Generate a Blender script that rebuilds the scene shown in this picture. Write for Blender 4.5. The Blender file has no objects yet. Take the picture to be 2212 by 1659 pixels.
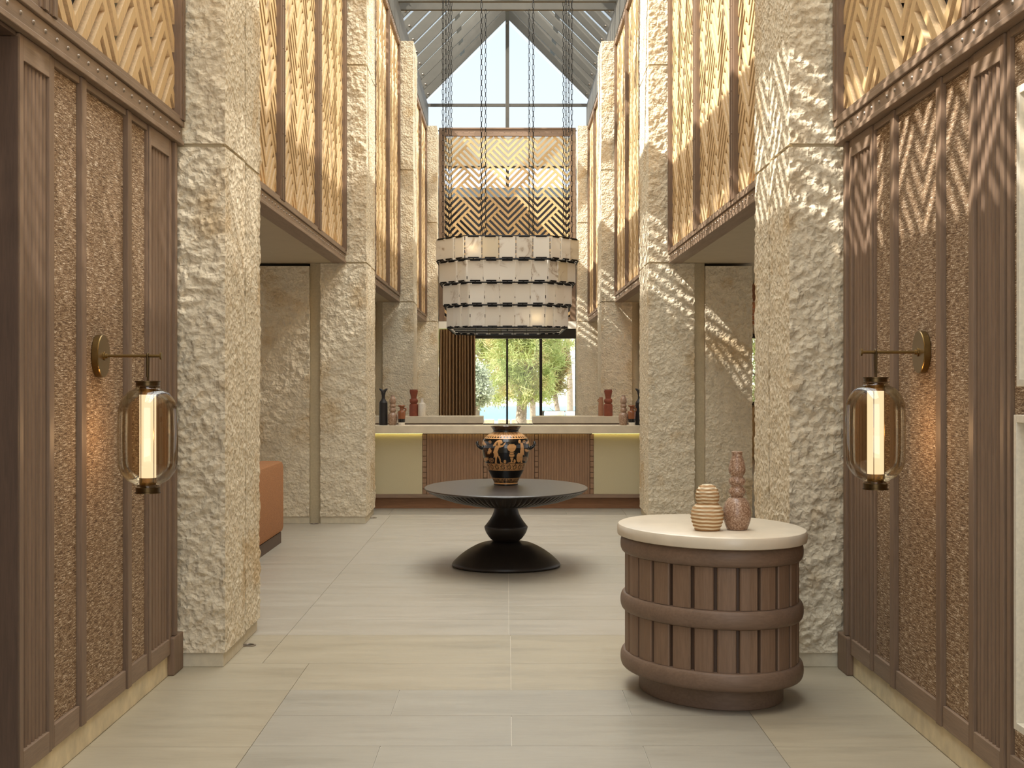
import bpy, bmesh, math, random
import numpy as np
from mathutils import Vector, Matrix, noise as mnoise

random.seed(7)
SC = bpy.context.scene
COL = SC.collection
PI = math.pi

# ------------------------------------------------------------------ camera
EYE = 1.70
FPX = 3045.0                       # focal length in pixels of the 2212 px wide frame
cam_d = bpy.data.cameras.new('camera')
cam = bpy.data.objects.new('camera', cam_d)
COL.objects.link(cam)
cam.location = (0, 0, EYE)
cam.rotation_euler = (PI / 2, 0, 0)
cam_d.sensor_width = 36.0
cam_d.lens = 36.0 * FPX / 2212.0
cam_d.shift_x = 10.0 / 2212.0
cam_d.shift_y = -8.5 / 2212.0
cam_d.clip_end = 3000
SC.camera = cam

# ------------------------------------------------------------------ world, sun, exposure
world = bpy.data.worlds.new('sky')
SC.world = world
world.use_nodes = True
wn = world.node_tree
wn.nodes.clear()
w_out = wn.nodes.new('ShaderNodeOutputWorld')
w_bg = wn.nodes.new('ShaderNodeBackground')
w_tc = wn.nodes.new('ShaderNodeTexCoord')
w_sep = wn.nodes.new('ShaderNodeSeparateXYZ')
w_rmp = wn.nodes.new('ShaderNodeValToRGB')
wn.links.new(w_tc.outputs['Generated'], w_sep.inputs[0])
wn.links.new(w_sep.outputs['Z'], w_rmp.inputs[0])
cr = w_rmp.color_ramp
cr.elements[0].position = 0.0
cr.elements[0].color = (0.93, 0.96, 1.0, 1)
cr.elements[1].position = 1.0
cr.elements[1].color = (0.52, 0.70, 0.98, 1)
e = cr.elements.new(0.30)
e.color = (0.72, 0.84, 0.97, 1)
wn.links.new(w_rmp.outputs[0], w_bg.inputs[0])
w_bg.inputs[1].default_value = 0.88
wn.links.new(w_bg.outputs[0], w_out.inputs[0])

def lamp(name, kind, energy, color, loc=(0, 0, 0), direction=None, **kw):
    d = bpy.data.lights.new(name, kind)
    d.energy = energy
    d.color = color
    for k, v in kw.items():
        setattr(d, k, v)
    o = bpy.data.objects.new(name, d)
    COL.objects.link(o)
    o.location = loc
    if direction is not None:
        o.rotation_euler = Vector(direction).to_track_quat('-Z', 'Y').to_euler()
    return o

SUN_DIR = (1.0, 0.38, -1.07)
lamp('sun', 'SUN', 8.5, (1.0, 0.965, 0.91), (-20, -8, 25), SUN_DIR, angle=math.radians(0.45))
# added second sun for reflected light on the shaded side, soft and weak
lamp('sun_reflected', 'SUN', 3.4, (1.0, 0.97, 0.92), (20, -8, 25), (-1.0, 0.35, -1.16), angle=math.radians(0.9))
# added fill lamps, standing in for daylight from roof, entrance and aisles
lamp('roof_fill', 'AREA', 3200, (1.0, 0.975, 0.93), (0, 15.0, 11.3), (0, 0, -1), shape='RECTANGLE', size=5.0, size_y=34.0)
lamp('entrance_fill', 'AREA', 70, (1.0, 0.985, 0.95), (0, -1.3, 2.6), (0, 1, -0.05), shape='RECTANGLE', size=3.4, size_y=4.4)
for s in (-1, 1):
    lamp('aisle_fill', 'AREA', 50, (1.0, 0.98, 0.95), (s * 5.6, 16.5, 1.75), (-s, 0, 0), shape='RECTANGLE', size=15.0, size_y=2.4)

SC.view_settings.view_transform = 'Standard'
SC.view_settings.look = 'None'
SC.view_settings.exposure = 0.5
SC.view_settings.gamma = 1.0
SC.view_settings.use_curve_mapping = False
SC.cycles.transparent_max_bounces = 24
SC.cycles.diffuse_bounces = 6
SC.cycles.max_bounces = 14
SC.cycles.caustics_reflective = False
SC.cycles.caustics_refractive = False

# ------------------------------------------------------------------ material helpers
def srgb(r, g, b):
    f = lambda c: (c / 255 / 12.92) if c / 255 <= 0.04045 else ((c / 255 + 0.055) / 1.055) ** 2.4
    return (f(r), f(g), f(b), 1.0)

class NT:
    def __init__(self, name):
        self.m = bpy.data.materials.new(name)
        self.m.use_nodes = True
        self.t = self.m.node_tree
        self.t.nodes.clear()
        self.out = self.n('OutputMaterial')
    def n(self, kind, **kw):
        nd = self.t.nodes.new('ShaderNode' + kind)
        for k, v in kw.items():
            setattr(nd, k, v)
        return nd
    def l(self, a, b):
        self.t.links.new(a, b)
    def coords(self, scale=(1, 1, 1), rot=(0, 0, 0), kind='Object'):
        tc = self.n('TexCoord')
        mp = self.n('Mapping')
        mp.inputs['Scale'].default_value = scale
        mp.inputs['Rotation'].default_value = rot
        self.l(tc.outputs[kind], mp.inputs[0])
        return mp.outputs[0]
    def noise(self, vec, scale, detail=4, rough=0.55, dist=0.0):
        nd = self.n('TexNoise')
        nd.inputs['Scale'].default_value = scale
        nd.inputs['Detail'].default_value = detail
        nd.inputs['Roughness'].default_value = rough
        nd.inputs['Distortion'].default_value = dist
        if vec is not None:
            self.l(vec, nd.inputs['Vector'])
        return nd.outputs[0]
    def ramp(self, fac, stops):
        nd = self.n('ValToRGB')
        el = nd.color_ramp.elements
        while len(el) < len(stops):
            el.new(0.5)
        for q, (p, c) in zip(el, stops):
            q.position = p
            q.color = c if len(c) == 4 else (*c, 1)
        self.l(fac, nd.inputs[0])
        return nd.outputs[0]
    def mix(self, fac, a, b, mode='MIX'):
        nd = self.n('MixRGB', blend_type=mode)
        for sock, v in ((nd.inputs[0], fac), (nd.inputs[1], a), (nd.inputs[2], b)):
            if hasattr(v, 'is_linked') or hasattr(v, 'links'):
                self.l(v, sock)
            else:
                sock.default_value = v
        return nd.outputs[0]
    def math(self, op, a, b=None):
        nd = self.n('Math', operation=op)
        for sock, v in zip(nd.inputs, (a, b)):
            if v is None:
                continue
            if hasattr(v, 'links'):
                self.l(v, sock)
            else:
                sock.default_value = v
        return nd.outputs[0]
    def bump(self, height, strength=0.3, dist=0.01, normal=None):
        nd = self.n('Bump')
        nd.inputs['Strength'].default_value = strength
        nd.inputs['Distance'].default_value = dist
        self.l(height, nd.inputs['Height'])
        if normal is not None:
            self.l(normal, nd.inputs['Normal'])
        return nd.outputs[0]
    def bsdf(self, color, rough=0.6, normal=None, metallic=0.0, spec=0.4, coat=0.0):
        b = self.n('BsdfPrincipled')
        if hasattr(color, 'links'):
            self.l(color, b.inputs['Base Color'])
        else:
            b.inputs['Base Color'].default_value = color
        if hasattr(rough, 'links'):
            self.l(rough, b.inputs['Roughness'])
        else:
            b.inputs['Roughness'].default_value = rough
        b.inputs['Metallic'].default_value = metallic
        b.inputs['Specular IOR Level'].default_value = spec
        b.inputs['Coat Weight'].default_value = coat
        if normal is not None:
            self.l(normal, b.inputs['Normal'])
        return b
    def done(self, shader):
        self.l(shader if not hasattr(shader, 'outputs') else shader.outputs[0], self.out.inputs[0])
        return self.m

def scale_col(c, k):
    return (min(1, c[0] * k), min(1, c[1] * k), min(1, c[2] * k), 1)

def mat_wood(name, base, axis='Z', rough=0.5, contrast=0.2, spec=0.3, grain=1.0):
    t = NT(name)
    sc = {'Z': (14, 14, 0.9), 'Y': (14, 0.9, 14), 'X': (0.9, 14, 14)}[axis]
    sc = tuple(v * grain for v in sc)
    v = t.coords(sc)
    n1 = t.noise(v, 1.6, 6, 0.6, 0.35)
    v2 = t.coords(tuple(q * 5 for q in sc))
    n2 = t.noise(v2, 2.2, 3, 0.6)
    c1 = t.ramp(n1, [(0.28, scale_col(base, 1 - contrast)), (0.5, base), (0.75, scale_col(base, 1 + contrast))])
    c2 = t.ramp(n2, [(0.35, (0.78, 0.78, 0.78)), (0.62, (1.04, 1.04, 1.04))])
    c = t.mix(0.6, c1, c2, 'MULTIPLY')
    nb = t.bump(n2, 0.18, 0.002)
    return t.done(t.bsdf(c, rough, nb, spec=spec))

def mat_plain(name, col, rough=0.5, metallic=0.0, spec=0.4, bump=0.0, bscale=60, coat=0.0, var=0.08):
    t = NT(name)
    v = t.coords()
    n1 = t.noise(v, bscale, 4)
    c = t.ramp(n1, [(0.3, scale_col(col, 1 - var)), (0.7, scale_col(col, 1 + var))])
    nb = t.bump(n1, bump, 0.004) if bump else None
    return t.done(t.bsdf(c, rough, nb, metallic, spec, coat))

def mat_stone(name, base, vein, scale=1.0, bstr=0.9, bdist=0.02, hewn=True):
    t = NT(name)
    v = t.coords(kind='Object')
    big = t.noise(v, 1.3 * scale, 5, 0.6, 0.4)
    mid = t.noise(v, 9 * scale, 6, 0.62, 0.3)
    fine = t.noise(v, 55 * scale, 5, 0.65)
    c = t.ramp(mid, [(0.25, scale_col(base, 0.80)), (0.5, base), (0.78, scale_col(base, 1.13))])
    mask = t.ramp(big, [(0.55, (0, 0, 0)), (0.64, (1, 1, 1))])
    mm = t.math('MULTIPLY', mask, 0.5)
    c = t.mix(mm, c, vein)
    pit = t.ramp(fine, [(0.30, (0.72, 0.68, 0.60)), (0.47, (1, 1, 1))])
    c = t.mix(0.55, c, pit, 'MULTIPLY')
    nb = t.bump(fine, 0.8 * bstr, 0.4 * bdist)
    nb = t.bump(mid, bstr * 0.8, bdist, nb)
    vo = t.n('TexVoronoi', feature='SMOOTH_F1')
    vo.inputs['Scale'].default_value = 33 * scale
    vo.inputs['Smoothness'].default_value = 0.25
    vd = t.n('VectorMath', operation='ADD')
    t.l(v, vd.inputs[0])
    wv = t.n('TexNoise')
    wv.inputs['Scale'].default_value = 16 * scale
    t.l(v, wv.inputs['Vector'])
    ws = t.n('VectorMath', operation='SCALE')
    ws.inputs['Scale'].default_value = 0.05 / scale
    t.l(wv.outputs['Color'], ws.inputs[0])
    t.l(ws.outputs[0], vd.inputs[1])
    t.l(vd.outputs[0], vo.inputs['Vector'])
    nb = t.bump(vo.outputs['Distance'], bstr * 0.75, bdist * 0.9, nb)
    return t.done(t.bsdf(c, 0.85, nb, spec=0.2))

def mat_weave(name):
    t = NT(name)
    v = t.coords((1, 15, 180))          # threads run along the wall (Y)
    th = t.noise(v, 1.0, 3, 0.7)
    v2 = t.coords((1, 55, 290))
    sp = t.noise(v2, 1.0, 2, 0.8)
    v3 = t.coords((1, 9, 60))
    br = t.noise(v3, 1.0, 4, 0.6)
    f = t.math('ADD', t.math('MULTIPLY', th, 0.55), t.math('MULTIPLY', sp, 0.45))
    f = t.math('ADD', f, t.math('MULTIPLY', t.math('SUBTRACT', br, 0.5), 0.16))
    c = t.ramp(f, [(0.38, srgb(70, 52, 38)), (0.46, srgb(116, 90, 65)), (0.53, srgb(150, 123, 93)), (0.59, srgb(200, 182, 156)), (0.655, srgb(244, 235, 220))])
    nb = t.bump(f, 0.45, 0.004)
    return t.done(t.bsdf(c, 0.75, nb, spec=0.25))

def mat_tile(name, base, var):
    t = NT(name)
    oi = t.n('ObjectInfo')
    v = t.coords((1.2, 6.5, 1), kind='Object')
    vadd = t.n('VectorMath', operation='ADD')
    sc = t.n('VectorMath', operation='SCALE')
    sc.inputs[0].default_value = (13.0, 7.0, 3.0)
    t.l(oi.outputs['Random'], sc.inputs['Scale'])
    t.l(v, vadd.inputs[0])
    t.l(sc.outputs[0], vadd.inputs[1])
    n1 = t.noise(vadd.outputs[0], 1.1, 7, 0.62, 0.5)
    n2 = t.noise(vadd.outputs[0], 6.0, 6, 0.7, 0.2)
    f = t.math('ADD', t.math('MULTIPLY', n1, 0.6), t.math('MULTIPLY', n2, 0.4))
    c = t.ramp(f, [(0.30, scale_col(base, 1 - var * 1.6)), (0.5, base), (0.70, scale_col(base, 1 + var))])
    tint = t.ramp(oi.outputs['Random'], [(0.0, (0.975, 0.972, 0.962)), (1.0, (1.015, 1.015, 1.02))])
    c = t.mix(1.0, c, tint, 'MULTIPLY')
    nb = t.bump(n2, 0.06, 0.003)
    r = t.ramp(n1, [(0.3, (0.34, 0.34, 0.34)), (0.7, (0.50, 0.50, 0.50))])
    return t.done(t.bsdf(c, r, nb, spec=0.35))

def mat_glass(name, tint=(1, 1, 1, 1), refl=0.12, rough=0.0, fk=0.8):
    t = NT(name)
    tr = t.n('BsdfTransparent')
    tr.inputs[0].default_value = tint
    gl = t.n('BsdfGlossy')
    gl.inputs['Roughness'].default_value = rough
    fr = t.n('Fresnel')
    fr.inputs[0].default_value = 1.45
    f = t.math('ADD', t.math('MULTIPLY', fr.outputs[0], fk), refl)
    mx = t.n('MixShader')
    t.l(f, mx.inputs[0])
    t.l(tr.outputs[0], mx.inputs[1])
    t.l(gl.outputs[0], mx.inputs[2])
    return t.done(mx)

def mat_emit(name, col, strength):
    t = NT(name)
    em = t.n('Emission')
    em.inputs[0].default_value = col
    em.inputs[1].default_value = strength
    return t.done(em)

M = {}
M['stone'] = mat_stone('hewn_limestone', srgb(218, 204, 177), srgb(188, 154, 102))
M['stone_side'] = mat_stone('hammered_limestone', srgb(226, 213, 187), srgb(196, 166, 116), 1.6, 0.8, 0.012)
M['stone_smooth'] = mat_plain('honed_limestone', srgb(198, 187, 162), 0.6, bump=0.05, bscale=22)
M['stone_groove'] = mat_plain('honed_limestone_recess', srgb(190, 176, 146), 0.8, bump=0.15, bscale=40)
M['skirting'] = mat_plain('veined_limestone', srgb(208, 192, 156), 0.5, bump=0.04, bscale=9, var=0.16)
M['brown'] = mat_wood('brown_oak', srgb(124, 101, 81), 'Z')
M['brown_h'] = mat_wood('brown_oak_lengthwise', srgb(134, 112, 92), 'Y')
M['brown_x'] = mat_wood('brown_oak_crosswise', srgb(136, 112, 92), 'X')
M['brown_dark'] = mat_wood('dark_brown_oak', srgb(86, 66, 52), 'Z')
M['ply'] = mat_wood('pale_plywood', srgb(208, 175, 126), 'Z', 0.55, 0.09, 0.25)
M['ply_edge'] = mat_wood('plywood_edge_grain', srgb(212, 180, 138), 'Z', 0.6, 0.16, 0.2, 2.5)
M['weave'] = mat_weave('woven_wallcovering')
M['plaster'] = mat_plain('beige_plaster', srgb(172, 157, 130), 0.85, bscale=6, var=0.03)
M['blind'] = mat_plain('taupe_blind', srgb(160, 152, 134), 0.9, bscale=6, var=0.03)
M['plaster_white'] = mat_plain('white_plaster', srgb(226, 220, 206), 0.85, bscale=6, var=0.03)
M['tile_grey'] = mat_tile('grey_porcelain', srgb(152, 145, 130), 0.10)
M['tile_warm'] = mat_tile('warm_porcelain', srgb(160, 149, 127), 0.11)
M['tile_light'] = mat_tile('pale_porcelain', srgb(163, 154, 138), 0.08)
M['tile_dark'] = mat_tile('dark_porcelain', srgb(140, 132, 118), 0.10)
M['grout'] = mat_plain('grout', srgb(214, 206, 190), 0.9)
M['steel'] = mat_plain('taupe_coated_steel', srgb(82, 77, 68), 0.55, spec=0.35, bscale=5)
M['steel_dark'] = mat_plain('dark_bronze_frame', srgb(46, 40, 34), 0.45)
M['black'] = mat_plain('blackened_steel', srgb(22, 20, 18), 0.4, metallic=0.6)
M['rivet'] = mat_plain('rivet_metal', srgb(150, 138, 124), 0.35, metallic=0.7)
M['brass'] = mat_plain('aged_brass', srgb(122, 98, 58), 0.34, metallic=0.95, bscale=300, var=0.1)
M['brass_dark'] = mat_plain('bronzed_brass', srgb(84, 68, 44), 0.35, metallic=0.9)
M['pane'] = mat_glass('clear_glazing', (0.97, 0.985, 0.98, 1), 0.0, 0.0, 0.35)
M['smoke'] = mat_glass('smoked_glass', (0.86, 0.76, 0.60, 1), 0.05)
M['lamp_tube'] = mat_emit('lit_opal_tube', (1.0, 0.80, 0.56, 1), 0.98)
M['bulb'] = mat_emit('lit_bulb', (1.0, 0.78, 0.45, 1), 90.0)
M['led'] = mat_emit('led_warm', (1.0, 0.83, 0.26, 1), 5.0)
M['led_amber'] = mat_emit('led_amber', (1.0, 0.66, 0.32, 1), 32.0)
M['table'] = mat_wood('ebonised_wood', srgb(54, 47, 41), 'X', 0.30, 0.2, 0.7)
M['table_ped'] = mat_plain('ebonised_pedestal', srgb(40, 33, 28), 0.38, bscale=12, var=0.15)
M['desk_wood'] = mat_wood('barrel_stave_oak', srgb(126, 101, 81), 'Z', 0.5, 0.12)
M['desk_ring'] = mat_wood('barrel_hoop_oak', srgb(120, 98, 81), 'X', 0.5, 0.10, grain=0.6)
M['marble'] = mat_plain('cream_marble', srgb(208, 195, 173), 0.3, bscale=5, var=0.07, spec=0.5)
M['counter_stone'] = mat_plain('beige_marble', srgb(205, 190, 164), 0.25, bscale=6, var=0.08, spec=0.5)
M['linen'] = mat_plain('cream_linen', srgb(192, 180, 146), 0.85, bump=0.2, bscale=260)
M['walnut'] = mat_wood('fluted_walnut', srgb(146, 114, 88), 'Z', 0.5, 0.14)
M['walnut_kick'] = mat_wood('walnut_kick', srgb(150, 108, 76), 'X', 0.5, 0.18)
M['curtain'] = mat_plain('brown_curtain', srgb(156, 126, 94), 0.9, bscale=200)
M['terracotta_cloth'] = mat_plain('rust_boucle', srgb(168, 116, 74), 0.95, bump=1.0, bscale=130, var=0.34)
M['frame_white'] = mat_plain('ivory_frame', srgb(206, 198, 180), 0.45)
M['mat_cream'] = mat_plain('cream_art_board', srgb(214, 198, 160), 0.8, bscale=8)
M['clay_black'] = mat_plain('black_clay', srgb(34, 29, 26), 0.6)
M['clay_red'] = mat_plain('red_clay', srgb(128, 66, 44), 0.6, var=0.14, bscale=25)
M['clay_tan'] = mat_plain('tan_clay', srgb(160, 112, 84), 0.6)
M['glaze_brown'] = mat_plain('brown_glaze', srgb(134, 80, 48), 0.18, coat=0.4)
M['glaze_white'] = mat_plain('white_glaze', srgb(218, 208, 192), 0.4)
M['glaze_black'] = mat_plain('black_glaze', srgb(28, 26, 24), 0.25)
M['pot_black'] = mat_plain('black_gloss_slip', srgb(15, 13, 12), 0.16, coat=0.5, var=0.02)
M['pot_orange'] = mat_plain('orange_slip', srgb(206, 152, 96), 0.3, coat=0.3, var=0.06)
M['wood_orange'] = mat_wood('amber_ceiling_wood', srgb(140, 92, 58), 'X')

def mat_speckle():
    t = NT('speckled_brown_glaze')
    v = t.coords()
    n1 = t.noise(v, 120, 3, 0.7)
    n2 = t.noise(v, 14, 3)
    c = t.ramp(n1, [(0.34, srgb(116, 86, 66)), (0.5, srgb(152, 120, 96)), (0.68, srgb(196, 172, 150))])
    nb = t.bump(n1, 0.5, 0.004)
    r = t.ramp(n2, [(0.3, (0.2, 0.2, 0.2)), (0.7, (0.45, 0.45, 0.45))])
    return t.done(t.bsdf(c, r, nb, coat=0.25))
M['speckle'] = mat_speckle()

def mat_ribbed():
    t = NT('ribbed_sand_clay')
    v = t.coords()
    sep = t.n('SeparateXYZ')
    t.l(v, sep.inputs[0])
    wob = t.noise(v, 9, 2)
    z = t.math('ADD', sep.outputs[2], t.math('MULTIPLY', wob, 0.016))
    w = t.math('SINE', t.math('MULTIPLY', z, 2 * PI / 0.019))
    c = t.ramp(t.math('ADD', t.math('MULTIPLY', w, 0.5), 0.5), [(0.15, srgb(160, 120, 76)), (0.55, srgb(206, 178, 136)), (0.9, srgb(232, 216, 186))])
    nb = t.bump(w, 0.5, 0.004)
    return t.done(t.bsdf(c, 0.7, nb))
M['ribbed'] = mat_ribbed()

def mat_alabaster():
    t = NT('veined_alabaster')
    oi = t.n('ObjectInfo')
    v = t.coords((1, 1, 1))
    va = t.n('VectorMath', operation='ADD')
    sc = t.n('VectorMath', operation='SCALE')
    sc.inputs[0].default_value = (31.0, 17.0, 23.0)
    t.l(oi.outputs['Random'], sc.inputs['Scale'])
    t.l(v, va.inputs[0])
    t.l(sc.outputs[0], va.inputs[1])
    n1 = t.noise(va.outputs[0], 2.0, 5, 0.6, 1.1)
    n2 = t.noise(va.outputs[0], 2.0, 3, 0.5)
    ridge = t.math('ABSOLUTE', t.math('SUBTRACT', n1, 0.5))
    vein = t.ramp(ridge, [(0.0, (1, 1, 1)), (0.022, (0.25, 0.25, 0.25)), (0.06, (0, 0, 0))])
    gate = t.ramp(n2, [(0.50, (0, 0, 0)), (0.62, (1, 1, 1))])
    f = t.math('MULTIPLY', t.math('MULTIPLY', vein, gate), 0.7)
    basec = t.ramp(oi.outputs['Random'], [(0.0, srgb(240, 236, 228)), (0.85, srgb(234, 228, 217)), (1.0, srgb(226, 215, 190))])
    c = t.mix(f, basec, srgb(150, 122, 84))
    d = t.bsdf(c, 0.4, spec=0.4)
    tl = t.n('BsdfTranslucent')
    t.l(c, tl.inputs[0])
    mx = t.n('MixShader')
    mx.inputs[0].default_value = 0.35
    t.l(d.outputs[0], mx.inputs[1])
    t.l(tl.outputs[0], mx.inputs[2])
    return t.done(mx)
M['alabaster'] = mat_alabaster()

def mat_leaf(name, c1, c2, c3):
    t = NT(name)
    v = t.coords()
    n1 = t.noise(v, 1.3, 3)
    n2 = t.noise(v, 30, 2, 0.8)
    f = t.math('ADD', t.math('MULTIPLY', n1, 0.6), t.math('MULTIPLY', n2, 0.4))
    c = t.ramp(f, [(0.35, c1), (0.5, c2), (0.62, c3)])
    d = t.bsdf(c, 0.6)
    tl = t.n('BsdfTranslucent')
    t.l(c, tl.inputs[0])
    mx = t.n('MixShader')
    mx.inputs[0].default_value = 0.4
    t.l(d.outputs[0], mx.inputs[1])
    t.l(tl.outputs[0], mx.inputs[2])
    return t.done(mx)
M['needle'] = mat_leaf('pine_needles', srgb(138, 156, 88), srgb(184, 194, 126), srgb(226, 202, 158))
M['needle_dark'] = mat_leaf('dark_pine_needles', srgb(92, 100, 58), srgb(140, 134, 84), srgb(186, 148, 100))
M['olive'] = mat_leaf('olive_leaves', srgb(146, 156, 128), srgb(184, 192, 164), srgb(214, 216, 194))
M['bark'] = mat_plain('grey_bark', srgb(150, 136, 120), 0.9, bump=0.6, bscale=14, var=0.2)
M['sea'] = mat_plain('sea_water', srgb(98, 150, 174), 0.4, bump=0.2, bscale=0.8)
M['hill'] = mat_plain('pale_scrub_hillside', srgb(186, 184, 164), 0.95, bscale=0.06, var=0.3)
M['earth'] = mat_plain('terrace_stone', srgb(206, 196, 176), 0.9, bscale=1.5)
M['rubble'] = mat_stone('rubble_stone', srgb(196, 178, 146), srgb(160, 130, 90), 1.0)
M['rattan'] = mat_plain('ivory_rattan', srgb(226, 212, 182), 0.7, bump=0.3, bscale=120)
M['roof_far'] = mat_plain('slate_roof', srgb(96, 104, 108), 0.7)
M['void'] = mat_plain('dark_interior', srgb(34, 27, 22), 0.8)  # near-black colour stands in for the darkness of unlit depth

# ------------------------------------------------------------------ mesh helpers
def mesh_obj(name, verts, faces, mat, parent=None, smooth=None, kind=None):
    me = bpy.data.meshes.new(name)
    me.from_pydata([tuple(v) for v in verts], [], [tuple(f) for f in faces])
    me.materials.append(M[mat] if isinstance(mat, str) else mat)
    me.update()
    if smooth is not None:
        me.polygons.foreach_set('use_smooth', [True] * len(me.polygons))
        me.set_sharp_from_angle(angle=math.radians(smooth))
    return link(name, me, parent, kind)

def link(name, me, parent=None, kind=None):
    o = bpy.data.objects.new(name, me)
    COL.objects.link(o)
    if parent is not None:
        o.parent = parent
    if kind:
        o['kind'] = kind
    return o

def tag(o, label=None, cat=None, group=None, kind=None):
    if label: o['label'] = label
    if cat: o['category'] = cat
    if group: o['group'] = group
    if kind: o['kind'] = kind
    return o

def empty(name, loc=(0, 0, 0), rz=0.0):
    o = bpy.data.objects.new(name, None)
    COL.objects.link(o)
    o.location = loc
    o.rotation_euler = (0, 0, rz)
    o.empty_display_size = 0.1
    return o

class MB:
    """collects vertices and faces of one mesh"""
    def __init__(self):
        self.v = []
        self.f = []
    def add(self, vs, fs):
        b = len(self.v)
        self.v.extend(tuple(q) for q in vs)
        self.f.extend(tuple(i + b for i in q) for q in fs)
        return self
    def box(self, x0, x1, y0, y1, z0, z1, ch=0.0):
        x0, x1 = sorted((x0, x1)); y0, y1 = sorted((y0, y1)); z0, z1 = sorted((z0, z1))
        if ch <= 0:
            return self.add([(x0, y0, z0), (x1, y0, z0), (x1, y1, z0), (x0, y1, z0), (x0, y0, z1), (x1, y0, z1), (x1, y1, z1), (x0, y1, z1)],
                            [(0, 3, 2, 1), (4, 5, 6, 7), (0, 1, 5, 4), (1, 2, 6, 5), (2, 3, 7, 6), (3, 0, 4, 7)])
        bm = bmesh.new()
        bmesh.ops.create_cube(bm, size=1)
        for q in bm.verts:
            q.co = Vector(((x0 + x1) / 2 + q.co.x * (x1 - x0), (y0 + y1) / 2 + q.co.y * (y1 - y0), (z0 + z1) / 2 + q.co.z * (z1 - z0)))
        bmesh.ops.bevel(bm, geom=bm.edges[:], offset=ch, segments=2, affect='EDGES', profile=0.6)
        bm.verts.index_update()
        vs = [q.co[:] for q in bm.verts]
        fs = [[q.index for q in f.verts] for f in bm.faces]
        bm.free()
        return self.add(vs, fs)
    def prism(self, pts, axis, a, b):
        """polygon pts in the plane across axis, swept from a to b"""
        n = len(pts)
        def put(p, h):
            return {'x': (h, p[0], p[1]), 'y': (p[0], h, p[1]), 'z': (p[0], p[1], h)}[axis]
        vs = [put(p, a) for p in pts] + [put(p, b) for p in pts]
        fs = [tuple(range(n))[::-1], tuple(range(n, 2 * n))] + [(i, (i + 1) % n, n + (i + 1) % n, n + i) for i in range(n)]
        return self.add(vs, fs)
    def lathe(self, prof, seg=32, cx=0, cy=0, sx=1.0, sy=1.0, cap=True, mod=None):
        n = len(prof)
        vs = []
        for (r, z) in prof:
            for k in range(seg):
                a = 2 * PI * k / seg
                rr = r if mod is None else mod(r, z, a)
                vs.append((cx + rr * sx * math.cos(a), cy + rr * sy * math.sin(a), z))
        fs = []
        for i in range(n - 1):
            for k in range(seg):
                k2 = (k + 1) % seg
                fs.append((i * seg + k, i * seg + k2, (i + 1) * seg + k2, (i + 1) * seg + k))
        if cap:
            fs.append(tuple(range(seg))[::-1])
            fs.append(tuple(range((n - 1) * seg, n * seg)))
        return self.add(vs, fs)
    def tube(self, pts, r, seg=8, closed=False):
        pts = [Vector(p) for p in pts]
        n = len(pts)
        rings = []
        up = None
        for i in range(n):
            a = pts[(i - 1) % n] if (closed or i > 0) else pts[i]
            b = pts[(i + 1) % n] if (closed or i < n - 1) else pts[i]
            t = (b - a).normalized()
            if up is None:
                up = t.orthogonal().normalized()
            up = (up - t * up.dot(t))
            if up.length < 1e-6:
                up = t.orthogonal()
            up.normalize()
            side = t.cross(up)
            rr = r[i] if isinstance(r, (list, tuple)) else r
            rings.append([pts[i] + (up * math.cos(2 * PI * k / seg) + side * math.sin(2 * PI * k / seg)) * rr for k in range(seg)])
        vs = [q for ring in rings for q in ring]
        fs = []
        for i in range(n if closed else n - 1):
            j = (i + 1) % n
            for k in range(seg):
                k2 = (k + 1) % seg
                fs.append((i * seg + k, i * seg + k2, j * seg + k2, j * seg + k))
        if not closed:
            fs.append(tuple(range(seg))[::-1])
            fs.append(tuple(range((n - 1) * seg, n * seg)))
        return self.add(vs, fs)
    def dome(self, c, axis, r, h, seg=8):
        """small rivet head at c pointing along unit axis"""
        ax = Vector(axis)
        u = ax.orthogonal().normalized()
        w = ax.cross(u)
        c = Vector(c)
        vs = []
        for (rr, hh) in ((1, 0), (0.8, 0.6)):
            for k in range(seg):
                a = 2 * PI * k / seg
                vs.append(c + (u * math.cos(a) + w * math.sin(a)) * r * rr + ax * h * hh)
        vs.append(c + ax * h)
        fs = [(k, (k + 1) % seg, seg + (k + 1) % seg, seg + k) for k in range(seg)]
        fs += [(seg + k, seg + (k + 1) % seg, 2 * seg) for k in range(seg)]
        return self.add(vs, fs)
    def build(self, name, mat, parent=None, smooth=None, kind=None):
        return mesh_obj(name, self.v, self.f, mat, parent, smooth, kind)

def smooth_prof(pts, n=6):
    """Catmull-Rom through profile points"""
    out = []
    P = [pts[0]] + list(pts) + [pts[-1]]
    for i in range(1, len(P) - 2):
        p0, p1, p2, p3 = P[i - 1], P[i], P[i + 1], P[i + 2]
        for k in range(n):
            t = k / n
            out.append(tuple(0.5 * ((2 * p1[q]) + (-p0[q] + p2[q]) * t + (2 * p0[q] - 5 * p1[q] + 4 * p2[q] - p3[q]) * t * t + (-p0[q] + 3 * p1[q] - 3 * p2[q] + p3[q]) * t ** 3) for q in (0, 1)))
    out.append(pts[-1])
    return [(max(r, 0.0005), z) for r, z in out]

# ------------------------------------------------------------------ hall layout (metres)
XC = 1.67                          # inner faces of the pillars
PY = [8.341 * k for k in (1, 2, 3, 4)]   # front faces of the four pillar pairs
ZJ, ZJ2, ZTOP = 3.08, 5.42, 7.72
XB = 1.905                         # face of the riveted beams
XS = 1.945                         # middle of the lattice screens
XW = {-1: 1.94, 1: 1.975}          # panelled walls of the first bay

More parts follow.
